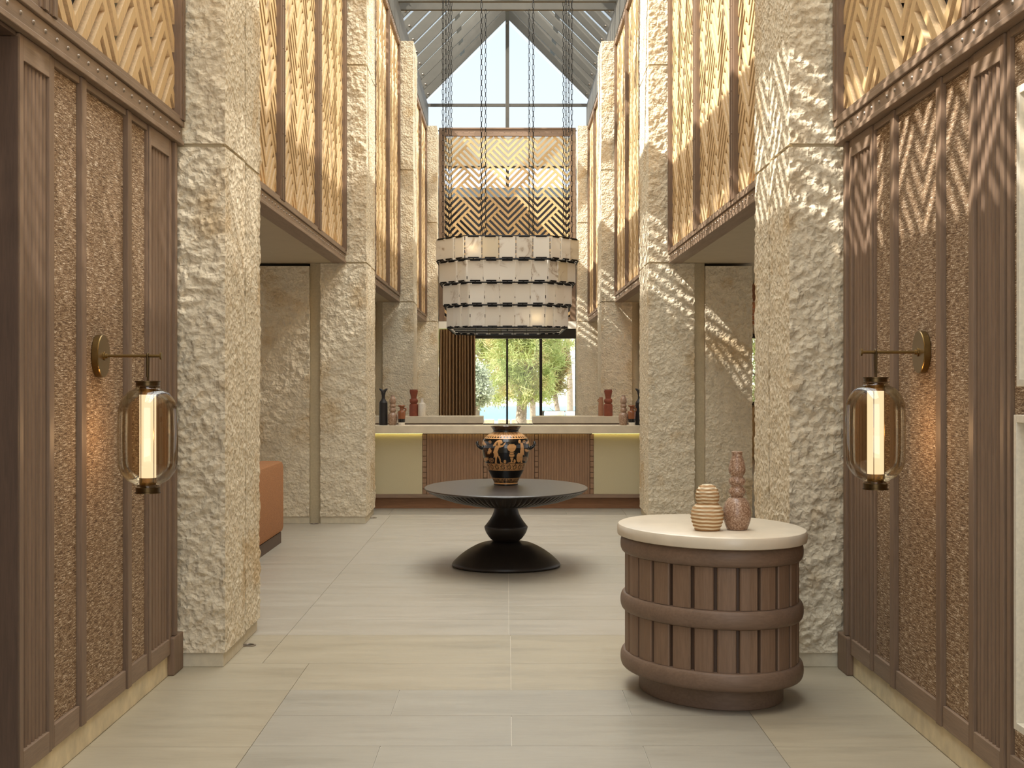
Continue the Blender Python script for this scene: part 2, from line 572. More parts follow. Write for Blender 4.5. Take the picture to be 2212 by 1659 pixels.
# ---- floor with its tiles
floor = empty('floor')
tag(floor, kind='structure')
MB().box(-7, 7, -2.2, 38.2, -0.16, -0.005).build('screed', 'grout', floor)
def tile(x0, x1, y0, y1, mat):
    g = 0.0014
    MB().box(-(x1 - x0) / 2 + g, (x1 - x0) / 2 - g, -(y1 - y0) / 2 + g, (y1 - y0) / 2 - g, -0.02, 0).build('tile', mat, floor).location = ((x0 + x1) / 2, (y0 + y1) / 2, 0)
ys = [7.73 - 0.589 * k for k in range(0, 8)]
for k in range(7):
    xs = [-1.19, -0.59, 0.63, 1.24] if k % 2 == 0 else [-1.19, 0.02, 1.24]
    for a, b in zip(xs, xs[1:]):
        tile(a, b, ys[k + 1], ys[k], 'tile_grey')
yb = [7.73, 6.53, 5.33, 4.13]
for a, b in zip(yb, yb[1:]):
    tile(-1.95, -1.19, b, a, 'tile_warm')
    tile(1.24, 1.985, b, a, 'tile_warm')
for (y0, y1, xs) in ((7.73, 8.46, [-1.95, -1.19, 0.02, 1.24, 1.985]), (8.46, 9.40, [-2.9, -1.47, 0.02, 1.5, 2.9])):
    for a, b in zip(xs, xs[1:]):
        tile(a, b, y0, y1, 'tile_warm')
yr = [9.40 + (17.79 - 9.40) / 14 * k for k in range(15)]
for k in range(14):
    xs = [-5.4, -4.2, -2.95, -1.47, 0.01, 1.49, 2.95, 4.2, 5.4]
    for a, b in zip(xs, xs[1:]):
        tile(a, b, yr[k], yr[k + 1], 'tile_light')
for k in range(-7, 7):
    tile(k * 0.75, k * 0.75 + 0.75, 17.79, 18.95, 'tile_dark')
MB().box(-5.4, 5.4, 18.953, 37.6, -0.02, -0.001).build('rear_paving', 'tile_dark', floor)
MB().box(-1.95, 1.985, -2.0, 3.60, -0.02, -0.001).build('entrance_paving', 'tile_grey', floor)

# ---- rough-hewn pillars: closed slabs with true relief
def hewn_slab(name, x0, x1, y0, y1, z0, z1, step, amp, mat, parent, seed):
    """box whose faces carry a chipped relief; displacement is a continuous function of position so edges stay closed"""
    ext = (x1 - x0, y1 - y0, z1 - z0)
    n = [max(2, int(round(e_ / step))) for e_ in ext]
    verts, faces = [], []
    lo, hi = np.array((x0, y0, z0)), np.array((x1, y1, z1))
    for ax in (0, 1):
        for sgn in (0, 1):
            u, w = [q for q in (0, 1, 2) if q != ax]
            gu = np.linspace(lo[u], hi[u], n[u] + 1)
            gw = np.linspace(lo[w], hi[w], n[w] + 1)
            U, W = np.meshgrid(gu, gw, indexing='ij')
            pts = np.zeros(U.shape + (3,))
            pts[..., u] = U
            pts[..., w] = W
            pts[..., ax] = hi[ax] if sgn else lo[ax]
            b = len(verts)
            verts.extend(pts.reshape(-1, 3).tolist())
            nu, nw = len(gu), len(gw)
            idx = np.arange(nu * nw).reshape(nu, nw) + b
            q = np.stack([idx[:-1, :-1], idx[1:, :-1], idx[1:, 1:], idx[:-1, 1:]], -1).reshape(-1, 4)
            flip = (sgn == 1) ^ (ax == 1)
            faces.extend((q if flip else q[:, ::-1]).tolist())
    b = len(verts)
    verts += [[x0, y0, z0], [x1, y0, z0], [x1, y1, z0], [x0, y1, z0], [x0, y0, z1], [x1, y0, z1], [x1, y1, z1], [x0, y1, z1]]
    faces += [[b, b + 3, b + 2, b + 1], [b + 4, b + 5, b + 6, b + 7]]
    V = np.array(verts)
    off = Vector((seed * 7.31, seed * 3.77, seed * 1.91))
    N = np.empty(len(V))
    nz, cl = mnoise.noise, mnoise.fractal
    for i, p in enumerate(verts):
        q = Vector(p) + off
        a = nz(Vector((q.x * 7, q.y * 7, q.z * 7)))
        c = nz(Vector((q.x * 19 + a, q.y * 19 + a, q.z * 15)))
        d = nz(Vector((q.x * 44, q.y * 44, q.z * 38 + c)))
        N[i] = 0.45 * a + 0.75 * (abs(c) * 1.6 - 0.45) + 0.42 * d
    D = np.zeros_like(V)
    R = 0.035
    for ax in (0, 1):
        f0 = np.clip(1 - (V[:, ax] - lo[ax]) / R, 0, 1)
        f1 = np.clip(1 - (hi[ax] - V[:, ax]) / R, 0, 1)
        D[:, ax] = (f1 - f0) * N * amp[ax]
    # flat drafted strip at bed joints
    ez = np.clip(np.minimum(V[:, 2] - lo[2], hi[2] - V[:, 2]) / 0.05, 0.15, 1)
    V += D * ez[:, None]
    me = bpy.data.meshes.new(name)
    me.from_pydata(V.tolist(), [], faces)
    me.materials.append(M[mat])
    me.polygons.foreach_set('use_smooth', [True] * len(me.polygons))
    me.update()
    me.set_sharp_from_angle(angle=math.radians(60))
    return link(name, me, parent)

PLAB = ['first', 'second', 'third', 'fourth']
for k, y0 in enumerate(PY):
    for s in (-1, 1):
        pil = empty('pillar', (s * XC, y0, 0))
        tag(pil, kind='structure')
        pil['label'] = '%s rough-hewn limestone pillar from the entrance on %s side' % (PLAB[k], 'sunlit' if s > 0 else 'shaded')
        st = (0.013, 0.016, 0.022, 0.028)[k]
        xo = 2.90 if s > 0 else 3.25
        def loc(xa, xb):
            a, b = sorted((s * (xa - XC), s * (xb - XC)))
            return a, b
        def slab(xa, xb, ya, yb, za, zb, name='stone_block', amp=None, mat='stone', fine=1.0):
            a, b = loc(xa, xb)
            return hewn_slab(name, a, b, ya, yb, za, zb, st * fine, amp or ((0.009, 0.026), (0.009, 0.022), (0.008, 0.016), (0.008, 0.014))[k], mat, pil, k * 9 + s * 2 + za + xa + ya)
        blocks = [(0.085, ZJ), (ZJ + 0.02, ZJ2), (ZJ2 + 0.02, ZTOP)]
        for bi, (za, zb) in enumerate(blocks):
            if k == 0 and za > 5:
                fine = 3
            else:
                fine = 1.0
            slab(XC, 2.215, 0, 0.64, za, zb, fine=fine)
            slab(XC + 0.012, 2.215, 0.735, 1.25, za, zb, fine=fine * 1.3)
        fine = 1.0 if k == 1 else 2.0
        slab(2.345, xo, 0, 0.64, 0.085, 3.05, fine=fine)
        slab(2.345, xo, 0.735, 1.25, 0.085, 3.05, fine=3)
        # honed base courses
        for (xa, xb, ya, yb) in ((XC + 0.012, 2.215, 0.012, 0.64), (XC + 0.03, 2.215, 0.735, 1.24), (2.345, xo - 0.01, 0.012, 0.64), (2.345, xo - 0.01, 0.735, 1.24)):
            a, b = loc(xa, xb)
            MB().box(a, b, ya, yb, 0, 0.083, 0.004).build('base_course', 'stone_smooth', pil)
        # honed fillers of the shadow grooves
        a, b = loc(2.217, 2.343)
        MB().box(a, b, 0.07, 1.19, 0.0, ZTOP - 0.2).build('groove_filler', 'stone_groove', pil)
        a, b = loc(XC + 0.028, 2.215)
        MB().box(a, b, 0.642, 0.733, 0.0, ZTOP - 0.1).build('groove_filler', 'stone_groove', pil)
        # bed joints
        for zz in (ZJ + 0.0005, ZJ2 + 0.0005):
            a, b = loc(XC + 0.02, 2.21)
            MB().box(a, b, 0.02, 0.63, zz, zz + 0.019).build('bed_joint', 'stone_groove', pil)
            MB().box(a, b, 0.75, 1.23, zz, zz + 0.019).build('bed_joint', 'stone_groove', pil)

# ---- added sun-blocking upper walls behind the screens, eaves, aisle ceilings
for s, nm in ((-1, 'wall_left'), (1, 'wall_right')):
    up = MB().box(s * 2.40, s * 2.52, -2.0, 33.3, 3.30, 7.12).build(nm + '_upper_sunblock', 'void')
    tag(up, kind='structure')
    al = MB().box(s * 2.02, s * 5.6, 9.0, 37.8, 3.085, 3.25).build('ceiling_aisle_' + nm[5:], 'plaster')
    tag(al, kind='structure')
    ev = MB().box(s * 1.93, s * 2.20, -2.0, 34.45, 7.86, 8.40).build('trim_eaves_' + nm[5:], 'steel')
    tag(ev, kind='structure')

# ---- riveted beams under the screens
bays = [(PY[k] + 1.252, PY[k + 1] - 0.002) for k in range(3)]
beam_n = 0
def riveted_beam(s, y0, y1, x=XB):
    global beam_n
    beam_n += 1
    b = empty('trim_%d' % beam_n, (s * x, y0, ZJ))
    tag(b, kind='structure')
    L = y1 - y0
    def bx(xa, xb, za, zb, name, mat='brown_h'):
        return MB().box(s * (xa - x), s * (xb - x), 0, L, za - ZJ, zb - ZJ, 0.004).build(name, mat, b)
    bx(x, x + 0.16, ZJ, 3.106, 'bottom_flange')
    bx(x + 0.012, x + 0.16, 3.107, 3.186, 'web')
    bx(x - 0.002, x + 0.03, 3.187, 3.22, 'top_lip')
    r = MB()
    n = int(L / 0.148)
    for i in range(n):
        r.dome((s * 0.012, (i + 0.5) * L / n, 3.147 - ZJ), (-s, 0, 0), 0.0105, 0.009)
    r.build('rivets', 'rivet', b, 50, 'stuff')
    MB().box(s * 0.115, s * 0.13, 0.05, L - 0.05, 3.19 - ZJ, 3.20 - ZJ).build('led_strip', 'led_amber', b)
    return b
for s in (-1, 1):
    x1 = XB if s < 0 else 1.925
    riveted_beam(s, 0.4, PY[0] - 0.03, x1)
    for (a, b) in bays:
        riveted_beam(s, a, b)

# ---- chevron lattice screens
PER, PIT, BAR, THK = 0.695, 0.163, 0.058, 0.032
def clip(poly, a, b, c):
    out = []
    for i in range(len(poly)):
        p, q = poly[i], poly[(i + 1) % len(poly)]
        dp, dq = a * p[0] + b * p[1] - c, a * q[0] + b * q[1] - c
        if dp <= 0:
            out.append(p)
        if (dp < 0 < dq) or (dq < 0 < dp):
            t = dp / (dp - dq)
            out.append((p[0] + t * (q[0] - p[0]), p[1] + t * (q[1] - p[1])))
    return out
def poly_area(p):
    return 0.5 * abs(sum(p[i][0] * p[(i + 1) % len(p)][1] - p[(i + 1) % len(p)][0] * p[i][1] for i in range(len(p))))
def lattice(W, H, ucol, vph=0.0, P=PER, p=PIT, w=BAR):
    h = w / math.sqrt(2)
    polys = []
    k0, k1 = int(math.floor(-ucol / P)) - 1, int(math.ceil((W - ucol) / P)) + 1
    for k in range(k0, k1 + 1):
        bu = ucol + k * P
        ua, ub = max(bu, 0), min(bu + P, W)
        if ub - ua < 0.01:
            continue
        rect = [(ua - bu, -vph), (ub - bu, -vph), (ub - bu, H - vph), (ua - bu, H - vph)]
        for i in range(int(-P / p) - 3, int(H / p) + 4):
            m = round(i / 5)
            q = clip(clip(rect, -1, 1, i * p + h), 1, -1, -(i * p - h))
            q = clip(q, 1, 1, P + 5 * m * p - h - 0.0008) if q else q
            if len(q) > 2 and poly_area(q) > 6e-4:
                polys.append([(a + bu, b + vph) for a, b in q])
            m = i // 5 + 1
            q = clip(clip(rect, 1, 1, P + i * p + h), -1, -1, -(P + i * p - h))
            q = clip(q, -1, 1, (5 * m - 2) * p - h - 0.0008) if q else q
            if len(q) > 2 and poly_area(q) > 6e-4:
                polys.append([(a + bu, b + vph) for a, b in q])
    return polys

slat_cache = {}
def dedupe(q):
    r = [q[0]]
    for a in q[1:]:
        if abs(a[0] - r[-1][0]) + abs(a[1] - r[-1][1]) > 1e-4:
            r.append(a)
    if abs(r[0][0] - r[-1][0]) + abs(r[0][1] - r[-1][1]) < 1e-4:
        r.pop()
    return r
def add_slats(root, polys, axis, vmax_single, u_off, v_off, depth=0.0):
    """axis 'x': screen in the YZ plane; axis 'y': screen in the XZ plane. Slats past vmax are joined."""
    rest = MB()
    for q in polys:
        q = dedupe(q)
        if len(q) < 3:
            continue
        cu = min(a for a, b in q)
        cv = min(b for a, b in q)
        if cv > vmax_single:
            rest.prism([(a + u_off, b + v_off) for a, b in q], axis, depth - THK / 2, depth + THK / 2)
            continue
        key = (axis,) + tuple((round(a - cu, 3), round(b - cv, 3)) for a, b in q)
        if key not in slat_cache:
            mb = MB().prism([(a - cu, b - cv) for a, b in q], axis, -THK / 2, THK / 2)
            o = mb.build('slat', 'ply', root)
            o.data.materials.append(M['ply_edge'])
            o.data.polygons.foreach_set('material_index', [0, 0] + [1] * (len(o.data.polygons) - 2))
            slat_cache[key] = o.data
        else:
            o = link('slat', slat_cache[key], root)
        o.location = (depth, cu + u_off, cv + v_off) if axis == 'x' else (cu + u_off, depth, cv + v_off)
    if rest.f:
        o = rest.build('upper_slats', 'ply', root, kind='stuff')
        o.data.materials.append(M['ply_edge'])
        nrm = np.empty(len(o.data.polygons) * 3)
        o.data.polygons.foreach_get('normal', nrm)
        o.data.polygons.foreach_set('material_index', (np.abs(nrm.reshape(-1, 3)[:, 0 if axis == 'x' else 1]) < 0.5).astype(np.int32))

STILE = 0.105
def side_screen(s, y0, y1, label, vmax, x=XS, ucol_from_far=0.50):
    L = y1 - y0
    root = empty('lattice_screen', (s * x, y0, 3.222))
    tag(root, label, 'screen')
    H = ZTOP - 3.222
    for (ya, yb) in ((0.004, STILE), (L - STILE, L - 0.004)):
        m = MB().box(-s * 0.045, s * 0.035, ya, yb, 0, H, 0.006)
        m.box(-s * 0.052, -s * 0.03, ya + 0.03, yb - 0.03, 0, H)
        for q in range(int(H / 0.36)):
            m.dome((-s * 0.052, (ya + yb) / 2, 0.2 + q * 0.36), (-s, 0, 0), 0.009, 0.007, 6)
        m.build('stile', 'brown', root)
    MB().box(-s * 0.035, s * 0.03, STILE, L - STILE, 0, 0.022).build('bottom_rail', 'brown_h', root)
    m = MB().box(-s * 0.045, s * 0.035, STILE, L - STILE, H - 0.09, H)
    for q in range(int(L / 0.148)):
        m.dome((-s * 0.045, STILE + 0.05 + q * 0.148, H - 0.045), (-s, 0, 0), 0.0115, 0.01, 6)
    m.build('top_rail', 'brown_h', root)
    W = L - 2 * STILE
    add_slats(root, lattice(W, H - 0.112, W - ucol_from_far, 0.05), 'x', vmax, STILE, 0.022, s * 0.012)
    return root
SIDE = {-1: 'shaded', 1: 'sunlit'}
for s in (-1, 1):
    side_screen(s, 5.86, 8.325, 'pale wood chevron screen above the panelled wall on %s side, by first pillar' % SIDE[s], 1.5, XS if s < 0 else 1.965)
    for (a, b) in ((3.40, 5.855), (0.95, 3.395)):
        r = side_screen(s, a, b, '', -1, XS if s < 0 else 1.965)
        r['label'] = 'pale wood chevron screen over the entrance on %s side, %s' % (SIDE[s], 'next to the panelled bay' if a > 3 else 'nearest the door')
    ordn = ['nearest the entrance', 'middle of three', 'farthest from entrance']
    bayn = ['between first and second pillars', 'between second and third pillars', 'between third and fourth pillars']
    for bi, (a, b) in enumerate(bays):
        w = (b - a) / 3
        for j in range(3):
            side_screen(s, a + j * w, a + (j + 1) * w, 'pale wood chevron screen %s on %s side, %s' % (bayn[bi], SIDE[s], ordn[j]), 3.2 if bi == 0 else -1)

# end screen facing the entrance
YE = 34.12
es = empty('lattice_screen', (0, YE, 3.12))
tag(es, 'wide see-through chevron screen closing the hall behind the chandelier', 'screen')
HE = 7.80 - 3.12
for s in (-1, 1):
    m = MB().box(s * 1.52, s * 1.655, -0.04, 0.06, 0, HE, 0.005)
    for q in range(int(HE / 0.2)):
        m.dome((s * 1.60, -0.04, 0.15 + q * 0.2), (0, -1, 0), 0.0115, 0.01, 6)
    m.build('stile', 'brown', es)
m = MB().box(-1.52, 1.52, -0.04, 0.06, HE - 0.2, HE, 0.005)
m.box(-1.53, 1.53, -0.06, 0.02, HE - 0.03, HE)
for q in range(20):
    m.dome((-1.36 + q * 0.143, -0.04, HE - 0.11), (0, -1, 0), 0.0115, 0.01, 6)
m.build('top_rail', 'brown_x', es)
MB().box(-1.52, 1.52, -0.04, 0.06, 0, 0.10, 0.005).build('bottom_rail', 'brown_x', es)
add_slats(es, lattice(3.04, HE - 0.30, 1.54, 0.04, 0.71, 0.161, 0.056), 'y', 99, -1.52, 0.10, 0.0)

# ---- panelled walls of the first bay
def fluted(mb, s, x, y0, y1, z0, z1, n, depth=0.012):
    w = (y1 - y0) / n
    pts = []
    for i in range(n):
        for (f, d) in ((0, 0), (0.2, depth * 0.8), (0.5, depth), (0.8, depth * 0.8)):
            pts.append((x - d, y0 + (i + f) * w))
    pts.append((x, y1))
    pts += [(x + 0.02, y1), (x + 0.02, y0)]
    P2 = [(s * a, b) for a, b in pts]
    if s > 0:
        P2 = P2[::-1]
    mb.prism(P2, 'z', z0, z1)
def panel_wall(s, name, y_start):
    x = XW[s]
    w = empty(name, (0, 0, 0))
    tag(w, kind='structure')
    k = 1.05
    Y = lambda q: q * k
    z0, z1 = 0.125, 3.078
    yend = Y(7.72)
    MB().box(s * (x + 0.03), s * (x + 0.16), y_start, 8.33, 0.0, 3.3).build('backing', 'brown_dark', w)
    MB().box(s * (x + 0.012), s * (x + 0.03), y_start, yend, 0.0, z0 - 0.002).build('skirting', 'skirting', w)
    def bar(ya, yb, za, zb, pr, nm, mat='brown', ch=0.003):
        MB().box(s * (x - pr), s * (x + 0.03), ya, yb, za, zb, ch).build(nm, mat, w)
    # each entry: y range, kind
    fl = [(Y(5.327), Y(5.706)), (Y(7.255), yend)]
    for a, b in fl:
        nfl = 7 if a < 7 else 6
        for q, (ya, yb) in enumerate(((a, a + 0.045), (b - 0.035, b))):
            bar(ya, yb, z0, z1, 0.006, 'stile')
        bar(a + 0.045, b - 0.035, z0, z0 + 0.09, 0.006, 'rail', 'brown_h')
        bar(a + 0.045, b - 0.035, z1 - 0.10, z1, 0.006, 'rail', 'brown_h')
        mb = MB()
        fluted(mb, s, x + 0.026, a + 0.045, b - 0.035, z0 + 0.09, z1 - 0.10, nfl, 0.022)
        mb.build('fluted_panel', 'brown', w)
    wv = [(Y(5.752), Y(6.089)), (Y(6.176), Y(6.828)), (Y(6.920), Y(7.231))]
    for a, b in wv:
        MB().box(s * (x + 0.016), s * (x + 0.03), a, b, z0 + 0.10, z1 - 0.035).build('woven_panel', 'weave', w)
        bar(a, b, z0, z0 + 0.098, 0.0, 'rail', 'brown_h')
        bar(a, b, z1 - 0.033, z1, 0.0, 'rail', 'brown_h')
    for a, b in ((Y(5.706) + 0.012, Y(5.752)), (Y(6.089), Y(6.176)), (Y(6.828), Y(6.920)), (Y(7.231), Y(7.255) - 0.012)):
        if b - a > 0.06:
            m_ = (a + b) / 2
            bar(m_ - 0.036, m_ + 0.036, z0, z1, 0.008, 'stile')
        else:
            bar(a, b, z0, z1, 0.0, 'stile')
    # half-round post beside the pillar with its foot block
    m = MB()
    for q, (ya, yb, pr) in enumerate(((yend + 0.004, yend + 0.05, 0.0), (yend + 0.05, yend + 0.10, 0.018), (yend + 0.10, yend + 0.17, 0.0), (yend + 0.17, 8.325, -0.008))):
        m.box(s * (x - pr), s * (x + 0.03), ya, yb, 0.22, z1, 0.004)
    m.build('reeded_post', 'brown', w)
    MB().box(s * (x - 0.026), s * (x + 0.03), yend - 0.01, 8.327, 0.0, 0.218, 0.008).build('post_foot', 'brown', w)
    return w
wl = panel_wall(-1, 'wall_left', 5.594)
wr = panel_wall(1, 'wall_right', -1.0)
# dark jamb of the doorway at the near end of the left wall
MB().box(-3.6, -1.936, 5.575, 5.593, 0.0, 3.06).build('door_jamb', 'brown_dark', wl)
dl = empty('door_1', (-2.0, 4.2, 0)); tag(dl, kind='structure')
MB().box(-1.65, -1.50, -1.6, 1.36, 0, 3.06).build('door_recess', 'void', dl)
MB().box(-1.6, 0.06, -1.9, -1.6, 0, 3.06).build('door_jamb', 'brown_dark', dl)
MB().box(-1.6, 0.06, -1.6, 1.36, 3.06, 3.075).build('door_head', 'brown_dark', dl)
fw = MB().box(-2.1, -1.94, -1.5, 2.3, 0, 3.3).build('wall_left_entrance', 'brown'); tag(fw, kind='structure')
# right wall: woven field towards the entrance, with two framed boards
x = XW[1]
MB().box(x + 0.016, x + 0.03, 3.0, 5.53, 0.23, 3.045).build('woven_panel', 'weave', wr)
MB().box(x, x + 0.03, 5.54, 5.575, 0.125, 3.078, 0.003).build('stile', 'brown', wr)
MB().box(x, x + 0.03, 3.0, 5.538, 0.125, 0.228).build('rail', 'brown_h', wr)
MB().box(x, x + 0.03, 3.0, 5.538, 3.047, 3.078).build('rail', 'brown_h', wr)
def framed(y1, z0, z1, lab):
    f = empty('picture_frame', (x + 0.016, y1 - 0.45, (z0 + z1) / 2))
    tag(f, lab, 'picture frame', 'framed boards on the woven wall')
    h = (z1 - z0) / 2
    for (ya, yb, za, zb) in ((-0.45, -0.42, -h, h), (0.42, 0.45, -h, h), (-0.42, 0.42, -h, -h + 0.03), (-0.42, 0.42, h - 0.03, h)):
        MB().box(-0.045, -0.0005, ya, yb, za, zb, 0.003).build('frame', 'frame_white', f)
    MB().box(-0.012, -0.001, -0.42, 0.42, -h + 0.03, h - 0.03).build('mount_board', 'mat_cream', f)
framed(5.39, 1.675, 2.82, 'upper of two ivory framed boards on the woven wall at the edge')
framed(5.42, 0.36, 1.567, 'lower of two ivory framed boards on the woven wall at the edge')

# ---- roof: rafters, panes, ties
roof = empty('ceiling', (0, 0, 0))
tag(roof, kind='structure')
ZA, XE = 10.53, 2.09
HV = 0.285
YR = [34.40 - 1.10 * k for k in range(0, 33)]
rme = {}
for s in (-1, 1):
    mb = MB().prism([(s * 0.012, ZA - 0.012), (s * XE, ZA - XE), (s * XE, ZA - XE + HV), (s * 0.012, ZA + HV - 0.012)][::s], 'y', -0.03, 0.03)
    rme[s] = mb.build('rafter', 'steel', roof)
    rme[s].location = (0, YR[0], 0)
    nb = MB().prism([(s * 1.02, ZA - 1.02), (s * 1.12, ZA - 1.12), (s * 1.12, ZA - 1.12 + HV * 0.9), (s * 1.02, ZA - 1.02 + HV * 0.9)][::s], 'y', 0.035, 0.30)
    nog = nb.build('purlin_bracket', 'steel', roof)
    nog.location = (0, YR[1], 0)
    pb = MB().prism([(s * 0.02, ZA + HV), (s * XE, ZA + HV - XE), (s * XE, ZA + HV - XE + 0.012), (s * 0.02, ZA + HV + 0.012)][::s], 'y', 0.004, 1.096)
    pn = pb.build('pane', 'pane', roof)
    pn.location = (0, YR[1], 0)
    for k in range(1, len(YR)):
        o = link('rafter', rme[s].data, roof); o.location = (0, YR[k], 0)
        if k > 1:
            o = link('pane', pn.data, roof); o.location = (0, YR[k], 0)
            o = link('purlin_bracket', nog.data, roof); o.location = (0, YR[k], 0)
MB().box(-0.045, 0.045, -0.8, 34.4, ZA - 0.10, ZA + HV - 0.06).build('ridge_beam', 'steel', roof)
for yy in (21.58, 22.94, 24.05, 25.10, 25.66):
    m = MB().box(-2.06, 2.06, yy - 0.05, yy + 0.05, 8.43, 8.57, 0.004)
    m.build('tie_beam', 'steel', roof)
for yy in (3.5, 8.9, 14.3, 18.5):
    MB().box(-2.06, 2.06, yy - 0.05, yy + 0.05, 8.43, 8.57, 0.004).build('tie_beam', 'steel', roof)
# gusset plates with bolts where rafters meet the eaves
bolts = MB()
for s in (-1, 1):
    for k in range(0, 14):
        for (dx, dz) in ((0.02, 0.10), (0.10, 0.16)):
            bolts.dome((s * (XE - 0.06 - dx), YR[k] - 0.03, ZA - XE + 0.06 + dz + 0.02), (0, -1, 0), 0.022, 0.03, 6)
bolts.build('bolts', 'rivet', roof, kind='stuff')

# ---- glazed gable at the far end
gb = empty('window_1', (0, 34.55, 7.80))
tag(gb, kind='structure')
z = lambda q: q - 7.80
MB().box(-0.045, 0.045, -0.05, 0.05, z(7.82), z(10.52)).build('mullion', 'steel', gb)
for s in (-1, 1):
    MB().box(s * 0.046, s * 2.05, -0.04, 0.04, z(8.40), z(8.47)).build('transom', 'steel', gb)
    MB().prism([(s * 0.05, z(8.475)), (s * 2.02, z(8.475)), (s * 0.05, z(10.40))][::s], 'y', -0.006, 0.006).build('pane', 'pane', gb)
    MB().box(s * 0.05, s * 2.05, -0.006, 0.006, z(7.83), z(8.395)).build('pane', 'pane', gb)
MB().box(-2.1, 2.1, -0.05, 0.05, z(7.80), z(7.82)).build('sill', 'steel', gb)

# ---- zone behind the end screen
bw = empty('wall_back', (0, 37.8, 0)); tag(bw, kind='structure')
MB().box(-3.4, 3.4, 0, 0.15, 7.44, 8.215).build('bulkhead', 'blind', bw)
MB().box(-3.4, 3.4, -0.04, 0.10, 7.39, 7.438).build('head_rail', 'steel_dark', bw)
MB().box(-0.04, 0.04, -0.02, 0.08, 6.86, 7.388).build('mullion', 'steel_dark', bw)
MB().box(-3.4, 3.4, 0.0, 0.12, 6.60, 6.855).build('parapet_band', 'roof_far', bw)
MB().box(-3.4, 3.4, 0.0, 0.15, 3.26, 6.598).build('lower_wall', 'void', bw)
for s in (-1, 1):
    MB().box(s * 3.4, s * 3.3, -3.1, -0.05, 3.3, 8.3).build('return_wall', 'void', bw)
    MB().box(s * 1.86, s * 5.6, 0.0, 0.15, 0.0, 3.07).build('lower_wall', 'plaster', bw) if s > 0 else MB().box(-5.6, -1.85, 0.0, 0.15, 0.0, 3.07).build('lower_wall', 'plaster', bw)
MB().box(-1.848, 1.858, 0.0, 0.15, 0.0, 0.50).build('lower_wall', 'brown_dark', bw)
MB().box(-3.3, 3.3, -3.1, -0.05, 3.26, 3.32).build('gallery_floor', 'void', bw)
cc = MB().box(-1.665, 1.665, 34.05, 34.28, 2.945, 3.115).build('ceiling_edge', 'plaster_white'); tag(cc, kind='structure')
c2 = MB().box(-2.0, 2.0, 34.3, 37.75, 3.09, 3.24).build('ceiling_rear', 'plaster_white'); tag(c2, kind='structure')

# ---- terrace window
def wx(px): return (px - 1096) / 2900 * 36.0
def wz(py): return EYE - (py - 821) / 2900 * 36.0
w2 = empty('window_2', (0, 37.8, 0)); tag(w2, kind='structure')
MB().box(wx(1022), 1.856, -0.08, 0.12, wz(731.5), wz(708)).build('head', 'steel_dark', w2)
for (a, b) in ((1020.5, 1024.5), (1093.3, 1097.6), (1165.2, 1171.2)):
    MB().box(wx(a), wx(b), -0.06, 0.10, 0.535, wz(732)).build('mullion', 'steel_dark', w2)
MB().box(1.82, 1.856, -0.06, 0.10, 0.535, wz(732)).build('mullion', 'steel_dark', w2)
MB().box(-1.846, 1.856, -0.06, 0.10, 0.502, 0.533).build('sill', 'steel_dark', w2)
for (a, b) in ((1024.7, 1093.1), (1097.8, 1165.0), (1171.4, 1242.0)):
    MB().box(wx(a), wx(b), -0.005, 0.005, 0.536, wz(732.2)).build('pane', 'pane', w2)

# ---- aisle ends seen through the slit beside the second right-hand pillar
ra = empty('wall_right_aisle', (0, 31.0, 0)); tag(ra, kind='structure')
MB().box(3.2, 6.6, 0, 0.12, 0.0, 1.15).build('lower_wall', 'plaster', ra)
MB().box(3.2, 6.6, -0.05, 0.14, 1.152, 1.22).build('sill', 'steel_dark', ra)
MB().box(3.2, 6.6, -0.05, 0.14, 2.62, 2.72).build('head', 'steel_dark', ra)
for xx in (3.2, 4.4, 5.62):
    MB().box(xx, xx + 0.05, -0.05, 0.14, 1.221, 2.618).build('mullion', 'steel_dark', ra)
MB().box(3.2, 6.6, 0, 0.1, 2.722, 3.07).build('upper_wall', 'plaster', ra)
cw = empty('ceiling_right_aisle', (0, 20.0, 2.80)); tag(cw, kind='structure')
for q in range(5):
    MB().box(3.1, 5.5, q * 2.1, q * 2.1 + 0.25, 0.02, 0.27).build('timber_beam', 'wood_orange', cw)
    MB().box(3.3, 5.3, q * 2.1 + 0.30, q * 2.1 + 0.32, 0.20, 0.22).build('led_strip', 'led_amber', cw)
for s, nm in ((-1, 'left'), (1, 'right')):
    ow = MB().box(s * 5.62, s * 5.75, 8.5, 31.0, 0, 3.08).build('wall_%s_outer' % nm, 'plaster'); tag(ow, kind='structure')
    nw = MB().box(s * 2.95, s * 5.6, 8.36, 8.5, 0, 3.08).build('wall_%s_aisle_front' % nm, 'plaster'); tag(nw, kind='structure')

